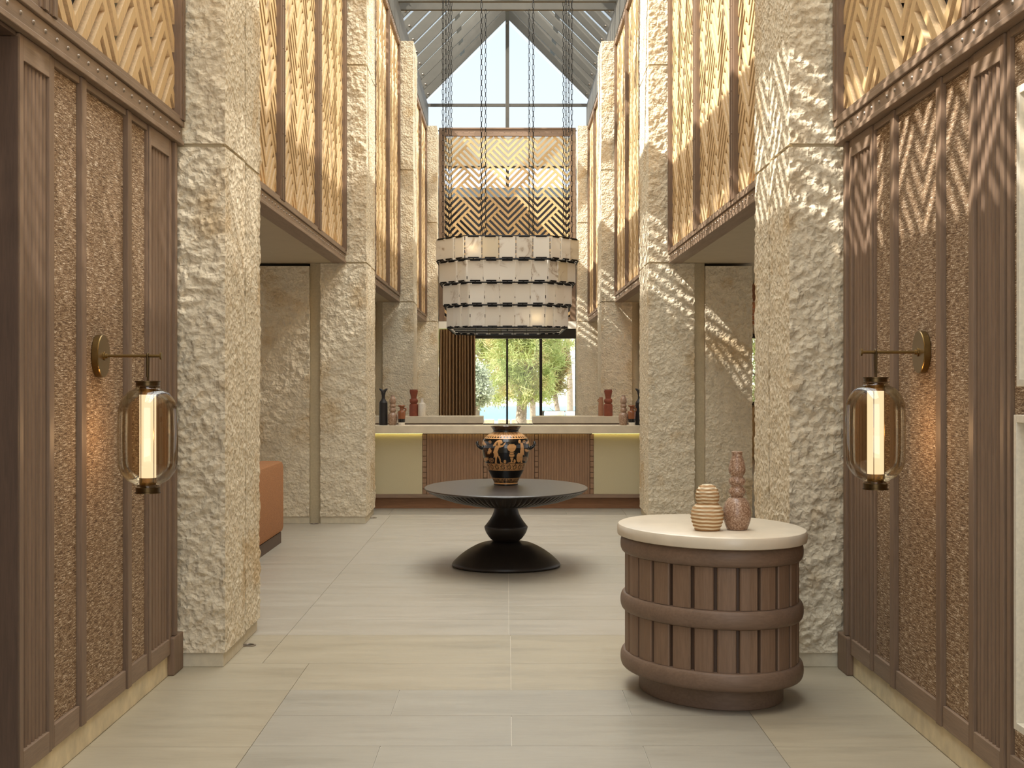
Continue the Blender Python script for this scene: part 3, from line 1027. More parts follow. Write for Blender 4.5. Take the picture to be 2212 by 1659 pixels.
# ------------------------------------------------------------------ objects
# ---- wall sconces
def sconce(s, label, zoff):
    xw = XW[s] + 0.016
    Yp = 6.72
    r = empty('wall_sconce', (s * xw, Yp, 1.815 + zoff))
    tag(r, label, 'wall lamp', 'pair of lantern sconces')
    def rotx(prof, seg=40):
        mb = MB().lathe(prof, seg)
        mb.v = [(-s * zz, yy, xx) for (xx, yy, zz) in mb.v]
        return mb
    rotx([(0.1, 0.0005), (0.1025, 0.004), (0.1025, 0.030), (0.100, 0.034)], 48).build('backplate', 'brass', r, 30)
    rotx([(0.021, 0.0345), (0.021, 0.040), (0.012, 0.041), (0.012, 0.052)], 24).build('collar', 'brass', r, 30)
    rotx([(0.0075, 0.052), (0.0075, 0.300), (0.018, 0.301), (0.018, 0.308)], 20).build('arm', 'brass', r, 30)
    lx = -s * (0.242 if s < 0 else 0.236)
    # cable loop
    pts = [(lx - s * 0.0, -0.010, -0.10), (lx, -0.012, -0.02), (lx, -0.011, 0.0), (lx, -0.006, 0.010), (lx, 0.0, 0.0125), (lx, 0.006, 0.010), (lx, 0.011, 0.0), (lx, 0.012, -0.02), (lx, 0.004, -0.10), (lx, 0.0, -0.121)]
    MB().tube(pts, 0.0055, 8).build('cable', 'brass_dark', r, 60)
    lan = empty('lantern', (lx, 0, -0.625)); lan.parent = r
    G = smooth_prof([(0.060, 0.0), (0.060, 0.012), (0.098, 0.035), (0.132, 0.085), (0.140, 0.16), (0.140, 0.32), (0.132, 0.395), (0.098, 0.448), (0.060, 0.468), (0.058, 0.482)], 6)
    MB().lathe(G, 56, cap=False).build('glass_shade', 'smoke', lan, 80)
    MB().lathe([(0.058, 0.4825), (0.056, 0.484), (0.056, 0.500), (0.061, 0.501), (0.061, 0.506), (0.02, 0.507)], 40).build('top_cap', 'brass_dark', lan, 30)
    MB().lathe([(0.03, -0.030), (0.061, -0.029), (0.061, -0.024), (0.056, -0.023), (0.057, -0.0005), (0.03, 0.0)], 40).build('bottom_cap', 'brass_dark', lan, 30)
    MB().lathe([(0.039, 0.045), (0.039, 0.44)], 32).build('light_tube', 'lamp_tube', lan, 40)
    MB().lathe([(0.036, 0.001), (0.041, 0.02), (0.041, 0.044), (0.036, 0.0445)], 32).build('tube_socket', 'brass', lan, 40)
    MB().lathe([(0.036, 0.4405), (0.041, 0.441), (0.041, 0.47), (0.036, 0.481)], 32).build('tube_socket', 'brass', lan, 40)
    for q in range(4):
        a = 2 * PI * (q + (0.62 if s < 0 else 0.72)) / 4
        MB().tube([(0.0425 * math.cos(a), 0.0425 * math.sin(a), 0.02), (0.0425 * math.cos(a), 0.0425 * math.sin(a), 0.465)], 0.0018, 6).build('rod', 'brass_dark', lan)
    pl = lamp('lantern_glow', 'POINT', 2.0, (1.0, 0.66, 0.38), shadow_soft_size=0.0)
    pl.parent = r
    pl.location = (lx - s * 0.0, -0.075, -0.38)
    return r
sconce(-1, 'brass arm sconce with smoked glass lantern on the panelled wall beside dark doorway', 0.0)
sconce(1, 'brass arm sconce with smoked glass lantern on the panelled wall behind barrel console', 0.018)

# ---- oval pedestal table
TY, TX = 12.87, -0.012
tb = empty('pedestal_table', (TX, TY, 0))
tag(tb, 'black pedestal table with thin fluted oval top in the middle of hall', 'table')
AX, AY = 0.743, 1.12
def flute(r, zz, a):
    return r
top = MB().lathe([(0.985, 0.708), (1.0, 0.714), (1.0, 0.722), (0.995, 0.725)], 96, sx=AX, sy=AY)
top.build('tabletop', 'table', tb, 30)
NF = 96
def fl_mod(r, zz, a):
    k = abs(math.sin(a * NF / 2))
    return r * (1 - 0.022 * (1 - k) ** 2 * (1 if r < 0.97 else 0))
MB().lathe([(0.14, 0.545), (0.30, 0.556), (0.50, 0.578), (0.70, 0.612), (0.85, 0.650), (0.95, 0.687), (0.985, 0.7075)], NF * 4, sx=AX, sy=AY, mod=fl_mod).build('fluted_underside', 'table_ped', tb, 25)
ped = smooth_prof([(0.104, 0.547), (0.108, 0.52), (0.125, 0.47), (0.155, 0.42), (0.188, 0.376)], 6)
MB().lathe(ped + [(0.197, 0.366), (0.198, 0.358)], 64).build('pedestal_neck', 'table_ped', tb, 35)
MB().lathe(smooth_prof([(0.120, 0.235), (0.150, 0.262), (0.180, 0.305), (0.194, 0.340), (0.197, 0.3575)], 5), 64).build('pedestal_bulb', 'table_ped', tb, 35)
MB().lathe(smooth_prof([(0.470, 0.0), (0.492, 0.010), (0.494, 0.024), (0.475, 0.050), (0.41, 0.110), (0.32, 0.170), (0.22, 0.215), (0.10, 0.234)], 6), 80).build('domed_foot', 'table_ped', tb, 45)

# ---- painted two-handled jar
U = 0.000416
YF = 1545.0
prof_z = [(1545, 272), (1520, 275), (1505, 262), (1490, 265), (1440, 288), (1390, 312), (1300, 358), (1200, 408), (1100, 446), (1000, 485), (900, 512), (800, 529), (700, 534), (620, 527), (560, 512), (500, 482), (450, 430), (410, 375), (375, 310), (360, 288), (340, 282), (300, 288), (265, 310), (248, 342), (238, 346), (230, 344)]
jar = empty('painted_jar', (TX - 0.002, 13.13, 0.7252))
tag(jar, 'black and orange painted two-handled jar standing on the pedestal table', 'vase')
pz = np.array([(YF - a) * U for a, b in prof_z]); pr = np.array([b * U for a, b in prof_z])
NS, NZ = 440, 250
zs = np.concatenate([np.linspace(0, pz[-1], NZ)])
zs = np.unique(np.concatenate([zs, pz]))
rs = np.interp(zs, pz, pr)
ker = np.array([1, 2, 3, 2, 1]) / 9.0
rsm = np.convolve(np.pad(rs, 2, mode='edge'), ker, mode='valid')
rs = np.where((zs > 0.03) & (zs < 0.50), rsm, rs)
nz_ = len(zs)
A = np.arange(NS) * 2 * PI / NS
VV = np.stack([rs[:, None] * np.cos(A)[None], rs[:, None] * np.sin(A)[None], np.repeat(zs[:, None], NS, 1)], -1).reshape(-1, 3)
I = np.arange(nz_ * NS).reshape(nz_, NS)
FQ = np.stack([I[:-1], np.roll(I[:-1], -1, 1), np.roll(I[1:], -1, 1), I[1:]], -1).reshape(-1, 4)
zc = np.repeat(((zs[:-1] + zs[1:]) / 2)[:, None], NS, 1).ravel()
rc = np.repeat(((rs[:-1] + rs[1:]) / 2)[:, None], NS, 1).ravel()
ac = np.repeat((A + PI / NS)[None], nz_ - 1, 0).ravel()
xv = 760 + rc * np.cos(ac) / U
yv = YF - zc / U
dep = np.sin(ac)
def inpoly(poly):
    r = np.zeros(len(xv), bool)
    n = len(poly)
    for i in range(n):
        x1, y1 = poly[i]; x2, y2 = poly[(i + 1) % n]
        if y1 == y2: continue
        c = ((y1 > yv) != (y2 > yv)) & (xv < (x2 - x1) * (yv - y1) / (y2 - y1) + x1)
        r ^= c
    return r
def ell(cx, cy, rx, ry, rot=0):
    c, s_ = math.cos(rot), math.sin(rot)
    dx, dy = xv - cx, yv - cy
    return ((dx * c + dy * s_) / rx) ** 2 + ((-dx * s_ + dy * c) / ry) ** 2 <= 1
org = np.zeros(len(xv), bool)
lobes = ac * 180 / PI
def saw(n):
    t_ = (ac * n / (2 * PI)) % 1.0
    return t_
# bands
b1 = (yv > 362) & (yv < 408); org |= b1 & (np.abs(saw(84) - 0.5) < 0.27)
b2 = (yv >= 408) & (yv < 482)
t_ = saw(40); org |= b2 & ~(((t_ - 0.5) / 0.30) ** 2 + ((yv - 470) / 22) ** 2 < 1) & ~(((t_ - 0.0) / 0.13) ** 2 + ((yv - 425) / 16) ** 2 < 1)
org |= (yv > 485) & (yv < 500)
b3 = (yv >= 1046) & (yv < 1208)
t_ = saw(20); dx_ = (t_ - 0.5) * 150; dy_ = yv - 1128
rad = np.hypot(dx_, dy_); an = np.arctan2(dy_, dx_)
pal = (rad < 62) & (rad > 14) & (np.cos(an * 9) > -0.25)
dots = (np.hypot((t_ % 1) * 150 - 0, yv - 1085) < 13) | (np.hypot((t_ % 1) * 150, yv - 1175) < 13)
org |= b3 & ~pal & ~dots
org &= ~((yv > 1058) & (yv < 1064)); org &= ~((yv > 1190) & (yv < 1195))
b4 = (yv > 1392) & (yv < 1488); org |= b4 & (np.abs(saw(56) - 0.5) < 0.28 * (1 - (yv - 1392) / 130))
org |= (yv > 1380) & (yv < 1394); org |= (yv > 1488) & (yv < 1512)
org |= (yv < 242) & (yv > 233)
figs = [
 [(470, 665), (510, 590), (560, 540), (620, 522), (672, 530), (690, 580), (660, 610), (620, 585), (565, 575), (545, 640), (520, 655)],
 [(540, 640), (640, 650), (606, 700), (572, 790), (490, 770), (512, 700)],
 [(615, 645), (690, 636), (735, 585), (765, 558), (752, 600), (700, 668), (620, 692)],
 [(490, 770), (575, 790), (600, 855), (500, 845), (480, 800)],
 [(505, 830), (590, 850), (562, 920), (556, 1025), (572, 1042), (515, 1042), (526, 940)],
 [(566, 840), (622, 880), (648, 950), (654, 1016), (715, 1036), (640, 1042), (618, 960)],
 [(500, 840), (520, 850), (505, 920), (490, 930)],
 [(825, 615), (950, 615), (955, 630), (985, 650), (985, 700), (960, 755), (920, 785), (860, 785), (815, 750), (787, 690), (800, 645), (830, 630)],
 [(825, 795), (955, 795), (920, 812), (950, 832), (830, 832), (860, 812)],
 [(830, 842), (950, 842), (945, 885), (910, 902), (865, 902), (835, 880)],
 [(850, 910), (930, 910), (906, 990), (902, 1012), (960, 1028), (950, 1040), (790, 1040), (800, 1028), (868, 1012), (874, 980)],
 [(1080, 590), (1130, 586), (1150, 650), (1160, 720), (1166, 880), (1140, 850), (1122, 1010), (1132, 1036), (1085, 1036), (1098, 900), (1070, 830), (1088, 700)]]
scene_f = np.zeros(len(xv), bool)
for pgn in figs:
    scene_f |= inpoly(pgn)
for (cx_, cy_, rx_, ry_) in ((610, 610, 34, 40), (1062, 560, 28, 42), (1045, 920, 50, 108), (740, 1000, 28, 42), (955, 992, 24, 42)):
    scene_f |= ell(cx_, cy_, rx_, ry_)
for (cx_, cy_, R_, rot_) in ((292, 585, 78, 2.4), (365, 765, 86, 0.3), (285, 935, 96, 1.2), (1240, 565, 66, 0.9), (1236, 745, 62, 2.0)):
    for q in range(7):
        a_ = rot_ + (q - 3) * 0.42
        scene_f |= ell(cx_ + math.cos(a_) * R_ * 0.55, cy_ + math.sin(a_) * R_ * 0.55, R_ * 0.46, R_ * 0.13, a_)
for (cx_, cy_, R_) in ((408, 575, 36), (435, 980, 60), (1165, 570, 36), (1192, 960, 56)):
    d_ = np.hypot(xv - cx_, yv - cy_); a_ = np.arctan2(yv - cy_, xv - cx_)
    scene_f |= (d_ < R_) & (((d_ / R_ * 2.6 + a_ / (2 * PI)) % 1.0) < 0.34)
org |= scene_f & (yv > 505) & (yv < 1044) & (np.abs(dep) > 0.05)
me = bpy.data.meshes.new('body')
me.from_pydata(VV.tolist(), [], FQ.tolist() + [list(range(NS))[::-1]])
me.materials.append(M['pot_black']); me.materials.append(M['pot_orange'])
mi = np.concatenate([org.astype(np.int32), [0]])
me.polygons.foreach_set('material_index', mi)
me.polygons.foreach_set('use_smooth', [True] * len(mi))
me.update(); me.set_sharp_from_angle(angle=math.radians(40))
link('body', me, jar)
MB().lathe([(0.05, 0.497), (0.112, 0.498), (0.118, 0.510), (0.1425, 0.5465)], 64, cap=False).build('mouth', 'pot_black', jar, 40)
for s in (-1, 1):
    pts = [(s * 0.205, -0.0, 0.338), (s * 0.232, -0.01, 0.344), (s * 0.258, -0.012, 0.362), (s * 0.268, -0.008, 0.388), (s * 0.262, 0.0, 0.402)]
    MB().tube(pts, [0.019, 0.016, 0.0145, 0.014, 0.011], 14).build('handle', 'pot_black', jar, 60)

# ---- barrel console
CYc, CXc = 7.72, 1.108
ca, cb, crho = 0.495, 0.640, -0.18
dk = empty('barrel_console', (CXc, CYc, 0))
tag(dk, 'brown oak barrel-shaped console with stave sides, three hoops and marble top', 'console table')
def oval(scale, z_, off=0.0, seg=96):
    out = []
    for q in range(seg):
        a_ = 2 * PI * q / seg
        # correlated ellipse
        ux, uy = math.cos(a_), crho * math.cos(a_) + math.sqrt(1 - crho ** 2) * math.sin(a_)
        X_, Y_ = ca * scale * ux, cb * scale * uy
        if off:
            d_ = math.hypot(X_ / ca ** 2, Y_ / cb ** 2)
            X_ += off * (X_ / ca ** 2) / d_
            Y_ += off * (Y_ / cb ** 2) / d_
        out.append((X_, Y_, z_))
    return out
def oval_loft(rings, seg=96, cap=True):
    mb = MB()
    vs = []
    for (sc_, z_, off) in rings:
        vs += oval(sc_, z_, off, seg)
    n = len(rings)
    fs = []
    for i in range(n - 1):
        for q in range(seg):
            q2 = (q + 1) % seg
            fs.append((i * seg + q, i * seg + q2, (i + 1) * seg + q2, (i + 1) * seg + q))
    if cap:
        fs.append(tuple(range(seg))[::-1]); fs.append(tuple(range((n - 1) * seg, n * seg)))
    return mb.add(vs, fs)
oval_loft([(1, 0.842, -0.012), (1, 0.846, -0.002), (1, 0.856, 0), (1, 0.890, 0), (1, 0.902, -0.006), (1, 0.907, -0.018)]).build('marble_top', 'marble', dk, 40)
for (za, zb) in ((0.748, 0.8415), (0.432, 0.528), (0.118, 0.212)):
    zm, hh = (za + zb) / 2, (zb - za) / 2
    rg = []
    for q in range(11):
        a_ = -PI / 2 + PI * q / 10
        rg.append((0.912, zm + hh * math.sin(a_), 0.026 * 1.0 * (max(0, math.cos(a_)) ** 0.7) + 0.001))
    oval_loft(rg).build('hoop', 'desk_ring', dk, 40)
oval_loft([(0.865, 0.119, 0), (0.865, 0.84, 0)], cap=False).build('drum', 'brown_dark', dk, 40)
oval_loft([(0.76, 0.0, -0.004), (0.76, 0.004, 0), (0.76, 0.118, 0)]).build('plinth', 'desk_ring', dk, 40)
NSV = 25
for (za, zb) in ((0.53, 0.747), (0.213, 0.431)):
    for q in range(NSV):
        a0 = 2 * PI * (q + 0.08 + 0.3) / NSV; a1 = 2 * PI * (q + 0.92 + 0.3) / NSV
        inner, outer = [], []
        for (aa, dd) in ((a0, 0.0), (a0 + 0.012, 0.006), ((a0 + a1) / 2, 0.0075), (a1 - 0.012, 0.006), (a1, 0.0)):
            ux, uy = math.cos(aa), crho * math.cos(aa) + math.sqrt(1 - crho ** 2) * math.sin(aa)
            nx, ny = ux / ca, uy / cb
            nl = math.hypot(nx, ny)
            outer.append((ca * 0.903 * ux + nx / nl * dd, cb * 0.903 * uy + ny / nl * dd))
        for aa in (a1, a0):
            ux, uy = math.cos(aa), crho * math.cos(aa) + math.sqrt(1 - crho ** 2) * math.sin(aa)
            inner.append((ca * 0.868 * ux, cb * 0.868 * uy))
        MB().prism(outer + inner, 'z', za, zb).build('stave', 'desk_wood', dk)

def vase(name, loc, prof, mat, label, seg=40, n=5, sharp=45, mod=None, raw=False):
    o = MB().lathe(prof if raw else smooth_prof(prof, n), seg, mod=mod).build(name, mat, None, sharp)
    o.location = loc
    tag(o, label, 'vase')
    return o
v1 = vase('gourd_vase', (1.055, 7.44, 0.9073), [(0.055, 0), (0.066, 0.006), (0.082, 0.05), (0.086, 0.085), (0.076, 0.120), (0.056, 0.142), (0.056, 0.150), (0.062, 0.170), (0.059, 0.205), (0.042, 0.232), (0.030, 0.238), (0.028, 0.242)], 'ribbed', 'ribbed sand-coloured gourd vase on the marble top of barrel console', 56,
          mod=lambda r, zz, a: r + 0.0024 * math.sin((zz + 0.004 * math.sin(a * 5 + zz * 30)) * 2 * PI / 0.019) if zz > 0.004 else r, n=12)
v2 = vase('bulbous_vase', (1.217, 7.47, 0.9073), [(0.048, 0), (0.056, 0.008), (0.072, 0.055), (0.0745, 0.095), (0.064, 0.140), (0.044, 0.168), (0.032, 0.174), (0.040, 0.188), (0.045, 0.203), (0.040, 0.218), (0.031, 0.228), (0.040, 0.242), (0.045, 0.257), (0.040, 0.272), (0.031, 0.282), (0.042, 0.302), (0.045, 0.325), (0.038, 0.360), (0.028, 0.392), (0.029, 0.412), (0.026, 0.415)], 'speckle', 'tall glossy brown vase of stacked bulbs on the barrel console', 48)

# ---- reception counter
CT = empty('reception_counter', (0, 18.5, 0))
tag(CT, 'long reception counter with marble top, fluted wood and cream lit panels', 'counter')
cpx = lambda px: (px - 1096) / 2900 * 17.72
yb_ = 0.135
MB().box(-2.25, 2.25, -0.02, 0.42, 0.998, 1.102, 0.004).build('marble_top', 'counter_stone', CT)
MB().box(-2.25, 2.25, yb_ + 0.06, 0.42, 0.15, 0.996).build('carcass', 'brown_dark', CT)
MB().box(-2.25, 2.25, yb_ - 0.03, 0.42, 0.145, 0.19, 0.003).build('bottom_rail', 'brown_x', CT)
MB().box(-2.25, 2.25, yb_ + 0.05, 0.42, 0.0, 0.143).build('kick_board', 'walnut_kick', CT)
for (a, b) in ((780, 912), (1283, 1412)):
    MB().box(cpx(a), cpx(b), yb_, yb_ + 0.058, 0.192, 0.985, 0.003).build('linen_panel', 'linen', CT)
for (a, b) in ((921, 1044), (1052, 1155), (1163, 1274.5)):
    x0_, x1_ = cpx(a), cpx(b)
    pts = []
    n = 20 if b - a > 110 else 17
    for i in range(n):
        w_ = (x1_ - x0_) / n
        for (f_, d_) in ((0.05, 0), (0.12, 0.005), (0.88, 0.005), (0.95, 0)):
            pts.append((x0_ + (i + f_) * w_, yb_ + 0.012 - d_))
    pts += [(x1_, yb_ + 0.058), (x0_, yb_ + 0.058)]
    MB().prism(pts[::-1], 'z', 0.192, 0.985).build('fluted_panel', 'walnut', CT)
for (a, b) in ((912.5, 920.7), (1044.5, 1051.5), (1155.4, 1162.6), (1275, 1282.6)):
    m = MB()
    for q in range(11):
        z0_ = 0.192 + q * 0.0720
        m.box(cpx(a), cpx(b), yb_ - (0.010 if q % 2 else 0.0), yb_ + 0.058, z0_ + 0.002, z0_ + 0.0700, 0.003)
    m.build('block_strip', 'walnut', CT)
for s in (-1, 1):
    MB().box(s * 1.12, s * 2.2, 0.108, 0.116, 0.9915, 0.9975).build('led_strip', 'led', CT)
MB().box(-1.05, 1.05, 0.108, 0.112, 0.9945, 0.9975).build('led_strip', 'led', CT)

# ---- rear work counters
YK = 22.6
def rear(s, x0_, x1_, label):
    r = empty('rear_counter', ((x0_ + x1_) / 2, YK, 0))
    tag(r, label, 'counter', 'pair of rear counters')
    h = (x1_ - x0_) / 2
    MB().box(-h, h, 0, 0.55, 1.006, 1.118, 0.004).build('marble_top', 'counter_stone', r)
    MB().box(-h + 0.01, h - 0.01, 0.03, 0.52, 0.0, 1.004).build('body', 'brown_x', r)
rear(-1, -2.2, -0.385, 'marble-topped rear counter carrying red vase and white bottle')
rear(1, 0.405, 2.2, 'marble-topped rear counter carrying red vase and tan jug')

# ---- pots on the counters
ZC = 1.1022
def cx_(px, old): return (px - 1096) / 2900 * old
S1 = 164.8 * 2900 / 2900
u1 = 17.75 / 2900 / 13.825         # metres per zoomed pixel on the front counter
u2 = 21.75 / 2900 / 13.825         # on the rear counters
def bottle(name, x_, y_, z_, mat, label, zz, u, base, n=4, seg=36, sharp=40):
    prof = [(r * u, (base - yy) * u) for yy, r in zz]
    return vase(name, (x_, y_, z_), prof, mat, label, seg, n, sharp, raw=(n == 0))
blk = [(1360, 122), (1330, 128), (1250, 130), (1000, 126), (720, 122), (680, 118), (620, 82), (560, 52), (480, 50), (380, 50)]
bk_prof = [(r * u1, (1360 - yy) * u1) for yy, r in blk]
def black_bottle(x_, label):
    b = empty('bottle_vase', (x_, 18.72, ZC)); tag(b, label, 'vase')
    MB().lathe(smooth_prof(bk_prof, 5), 36).build('body', 'clay_black', b, 40)
    zt = bk_prof[-1][1]
    for s in (-1, 1):
        MB().tube([(s * 0.004, 0, zt - 0.03), (s * 0.012, 0, zt + 0.012), (s * 0.034, 0, zt + 0.036), (s * 0.055, 0, zt + 0.050)], [0.021, 0.021, 0.015, 0.006], 12).build('lip', 'clay_black', b, 60)
    MB().lathe([(0.0215, zt - 0.02), (0.023, zt + 0.008), (0.010, zt + 0.018)], 20).build('neck', 'clay_black', b, 60)
black_bottle(cx_(827.8, 17.8), 'tall black bottle vase with split lip on counter, against the shaded pillar')
black_bottle(cx_(1382, 17.8), 'tall black bottle vase half hidden by the sunlit pillar on counter')
spk = [(1350, 95), (1320, 110), (1200, 142), (1060, 142), (990, 105), (965, 75), (930, 95), (890, 102), (850, 90), (828, 72), (800, 90), (775, 97), (740, 86), (712, 66), (680, 92), (620, 100), (560, 92), (500, 60), (470, 52), (462, 60), (455, 56)]
for (px, lab) in ((848.4, 'speckled brown stacked-bulb vase on counter beside the black bottle'), (1346.6, 'speckled pinkish stacked-bulb vase on counter, sunlit side')):
    bottle('bulbous_vase', cx_(px, 17.8), 18.68, ZC, 'speckle', lab, spk, u1, 1350)
def banded(px, lab):
    b = empty('handled_jug', (cx_(px, 17.8), 18.63, ZC)); tag(b, lab, 'jug')
    u = u1
    P_ = lambda zz: [(r * u, (1358 - yy) * u) for yy, r in zz]
    MB().lathe(P_([(1358, 92), (1270, 98)]), 36).build('foot', 'glaze_white', b, 30)
    MB().lathe(P_([(1269.5, 98), (1168, 106)]), 36, cap=False).build('band', 'glaze_black', b, 30)
    MB().lathe(smooth_prof(P_([(1167.5, 106), (1060, 116), (970, 122), (940, 105), (915, 62), (870, 55), (820, 62), (800, 95), (780, 108), (765, 108), (755, 100)]), 4), 36).build('body', 'glaze_brown', b, 45)
    c_ = [(math.cos(t_) * 52 * u + 78 * u, 0, (1358 - 890) * u + math.sin(t_) * 50 * u) for t_ in np.linspace(-2.6, 2.6, 16)]
    MB().tube(c_, 0.010, 8).build('handle', 'glaze_brown', b, 60)
banded(868.2, 'small brown jug with black and white bands in front of red vase, shaded side')
banded(1363.8, 'small brown jug with black and white bands beside pinkish bulb vase, sunlit side')
red = [(1075, 130), (1060, 132), (760, 132), (735, 128), (715, 100), (700, 90), (680, 112), (640, 126), (610, 127), (575, 112), (552, 82), (540, 80), (350, 122), (335, 124), (326, 124), (318, 116), (300, 112), (290, 118), (284, 116)]
for (px, lab) in ((894.4, 'angular red clay vase on rear counter beside the white bottle'), (1313.2, 'angular red clay vase on rear counter beside the tan jug')):
    bottle('angular_vase', cx_(px, 21.8), 22.83, 1.1182, 'clay_red', lab, red, u2, 1075, n=0)
bottle('white_bottle', cx_(912.4, 21.8), 22.80, 1.1182, 'glaze_white', 'small white ribbed bottle vase on rear counter beside red vase', [(1070, 100), (1060, 104), (720, 106), (700, 100), (680, 60), (660, 44), (560, 42), (545, 46), (540, 40)], u2, 1070, n=0)
tj = empty('handled_jug', (cx_(1298.0, 21.9), 22.98, 1.1182)); tag(tj, 'matte tan jug with small ear handle behind red vase', 'jug')
MB().lathe(smooth_prof([(78 * u2, 0), (82 * u2, 60 * u2), (80 * u2, 300 * u2), (66 * u2, 440 * u2), (56 * u2, 545 * u2), (58 * u2, 556 * u2)], 5), 36).build('body', 'clay_tan', tj, 45)
MB().tube([(-62 * u2 + math.cos(t_) * -34 * u2 + 4 * u2, 0, 460 * u2 + math.sin(t_) * 36 * u2) for t_ in np.linspace(-1.9, 1.9, 12)], 0.009, 8).build('handle', 'clay_tan', tj, 60)

# ---- chandelier
CH = empty('chandelier', (0, 23.57, 2.527))
tag(CH, 'four-tier oblong chandelier of veined alabaster panels hanging on black chains', 'chandelier')
ZB = 2.527
tiers = [(3.567, 3.892, 1.104, 0.455, 2.05), (3.221, 3.534, 1.056, 0.44, 1.99), (2.877, 3.184, 1.00, 0.415, 1.93), (2.527, 2.838, 0.943, 0.37, 1.87)]
pcache = {}
def rr_path(a_, b_, r_, z_, seg=6):
    pts = []
    for (sx_, sy_, rev) in ((1, 1, 0), (-1, 1, 1), (-1, -1, 0), (1, -1, 1)):
        arc = []
        for q in range(seg + 1):
            f_ = q / seg
            bul = 0.05 * r_ * math.sin(PI * f_)
            arc.append((sx_ * (a_ - r_ * f_ + bul), sy_ * (b_ - 1.25 * r_ * (1 - f_) + bul), z_))
        pts += arc[::-1] if rev else arc
    return pts
for (za, zb, a_, r_, b_) in tiers:
    spots = []
    fx, fy = a_ - r_, b_ - 1.25 * r_
    wf = 2 * fx / 5
    ns = int(round(2 * fy / wf))
    wsd = 2 * fy / ns
    for q in range(5):
        xx = -fx + (q + 0.5) * wf
        spots += [(xx, -b_, -PI / 2, wf), (xx, b_, PI / 2, wf)]
    for q in range(ns):
        yy = -fy + (q + 0.5) * wsd
        spots += [(a_, yy, 0, wsd), (-a_, yy, PI, wsd)]
    ry_ = 1.25 * r_
    tn = math.atan2(r_, ry_)           # panels of the canted corners stand on a straight chord
    wc = math.hypot(r_, ry_) / 3
    for (sx_, sy_) in ((1, 1), (-1, 1), (-1, -1), (1, -1)):
        for q in range(3):
            f_ = (q + 0.5) / 3
            bul = 0.05 * r_ * math.sin(PI * f_)
            spots.append((sx_ * (fx + r_ * (1 - f_) + bul), sy_ * (b_ - ry_ + ry_ * f_ + bul), math.atan2(sy_ * math.sin(tn), sx_ * math.cos(tn)), wc))
    h = zb - za
    for (xx, yy, t_, w_) in spots:
        key = (round(w_, 3), round(h, 3))
        if key not in pcache:
            pm = MB().box(-0.009, 0.009, -w_ / 2 + 0.005, w_ / 2 - 0.005, 0, h, 0.002)
            o = pm.build('alabaster_panel', 'alabaster', CH)
            c_lo = MB().box(-0.014, 0.014, -w_ * 0.32, w_ * 0.32, -0.010, 0.012).box(-0.004, 0.004, -0.012, 0.012, -0.024, -0.009).build('clip', 'black', o)
            c_hi = MB().box(-0.014, 0.014, -w_ * 0.32, w_ * 0.32, h - 0.009, h + 0.010).build('clip', 'black', o)
            pcache[key] = (o.data, c_lo.data, c_hi.data)
        else:
            o = link('alabaster_panel', pcache[key][0], CH)
            link('clip', pcache[key][1], o)
            link('clip', pcache[key][2], o)
        o.location = (xx, yy, za - ZB)
        o.rotation_euler = (0, 0, t_)
    MB().tube(rr_path(a_ - 0.02, b_ - 0.02, r_ - 0.02, zb - ZB + 0.016), 0.007, 6, True).build('ring', 'black', CH)
    MB().tube(rr_path(a_ - 0.03, b_ - 0.03, r_ - 0.03, za - ZB - 0.018), 0.008, 6, True).build('ring', 'black', CH)
# inner frame: cross bars, bulbs sockets, lower tray
for yy in (-1.5, -0.75, 0, 0.75, 1.5):
    MB().box(-1.06, 1.06, yy - 0.012, yy + 0.012, 3.893 - ZB, 3.917 - ZB).build('cross_bar', 'black', CH)
    MB().box(-0.012, 0.012, yy - 0.013, yy + 0.013, 2.56 - ZB, 3.89 - ZB).build('drop_rod', 'black', CH)
    MB().box(-0.90, 0.90, yy - 0.010, yy + 0.010, 2.53 - ZB, 2.55 - ZB).build('cross_bar', 'black', CH)
for (xx, yy, zz) in ((-0.53, -1.975, 3.715), (0.445, -1.79, 2.655)):
    hb = MB().lathe(smooth_prof([(0.012, -0.05), (0.014, -0.02), (0.028, 0.0), (0.030, 0.02), (0.015, 0.045)], 3), 16).build('bulb', 'bulb', CH, 60)
    hb.location = (xx, yy, zz - ZB)
MB().box(-0.16, 0.16, -1.80, -1.62, 2.495 - ZB, 2.513 - ZB, 0.004).build('ballast_plate', 'rivet', CH)
# chains
def chain(x_, y_, z0_, z1_):
    m = MB()
    lk, pit = 0.094, 0.078
    n = int((z1_ - z0_) / pit)
    pit = (z1_ - z0_) / n
    for q in range(n):
        zc_ = z0_ + (q + 0.5) * pit
        w_, hh = 0.0155, lk / 2 - 0.004
        path = []
        for t_ in np.linspace(0, 2 * PI, 10, endpoint=False):
            c_, s_ = math.cos(t_), math.sin(t_)
            u_ = w_ * c_
            v_ = (hh - w_) * (1 if s_ >= 0 else -1) + w_ * s_
            ang = PI / 2 * (q % 2) + 0.3
            path.append((u_ * math.cos(ang), u_ * math.sin(ang), v_ + zc_))
        m.tube(path, 0.0046, 5, True)
    o = m.build('chain', 'black', CH, 80)
    o.location = (x_, y_ - 23.57, -ZB)
for s in (-1, 1):
    for yy in (21.90, 22.94, 24.05, 25.10):
        chain(s * 1.0, yy, 3.92, 8.43)
    for yy in (21.58, 25.60):
        chain(s * 0.396, yy, 3.91, 8.43)

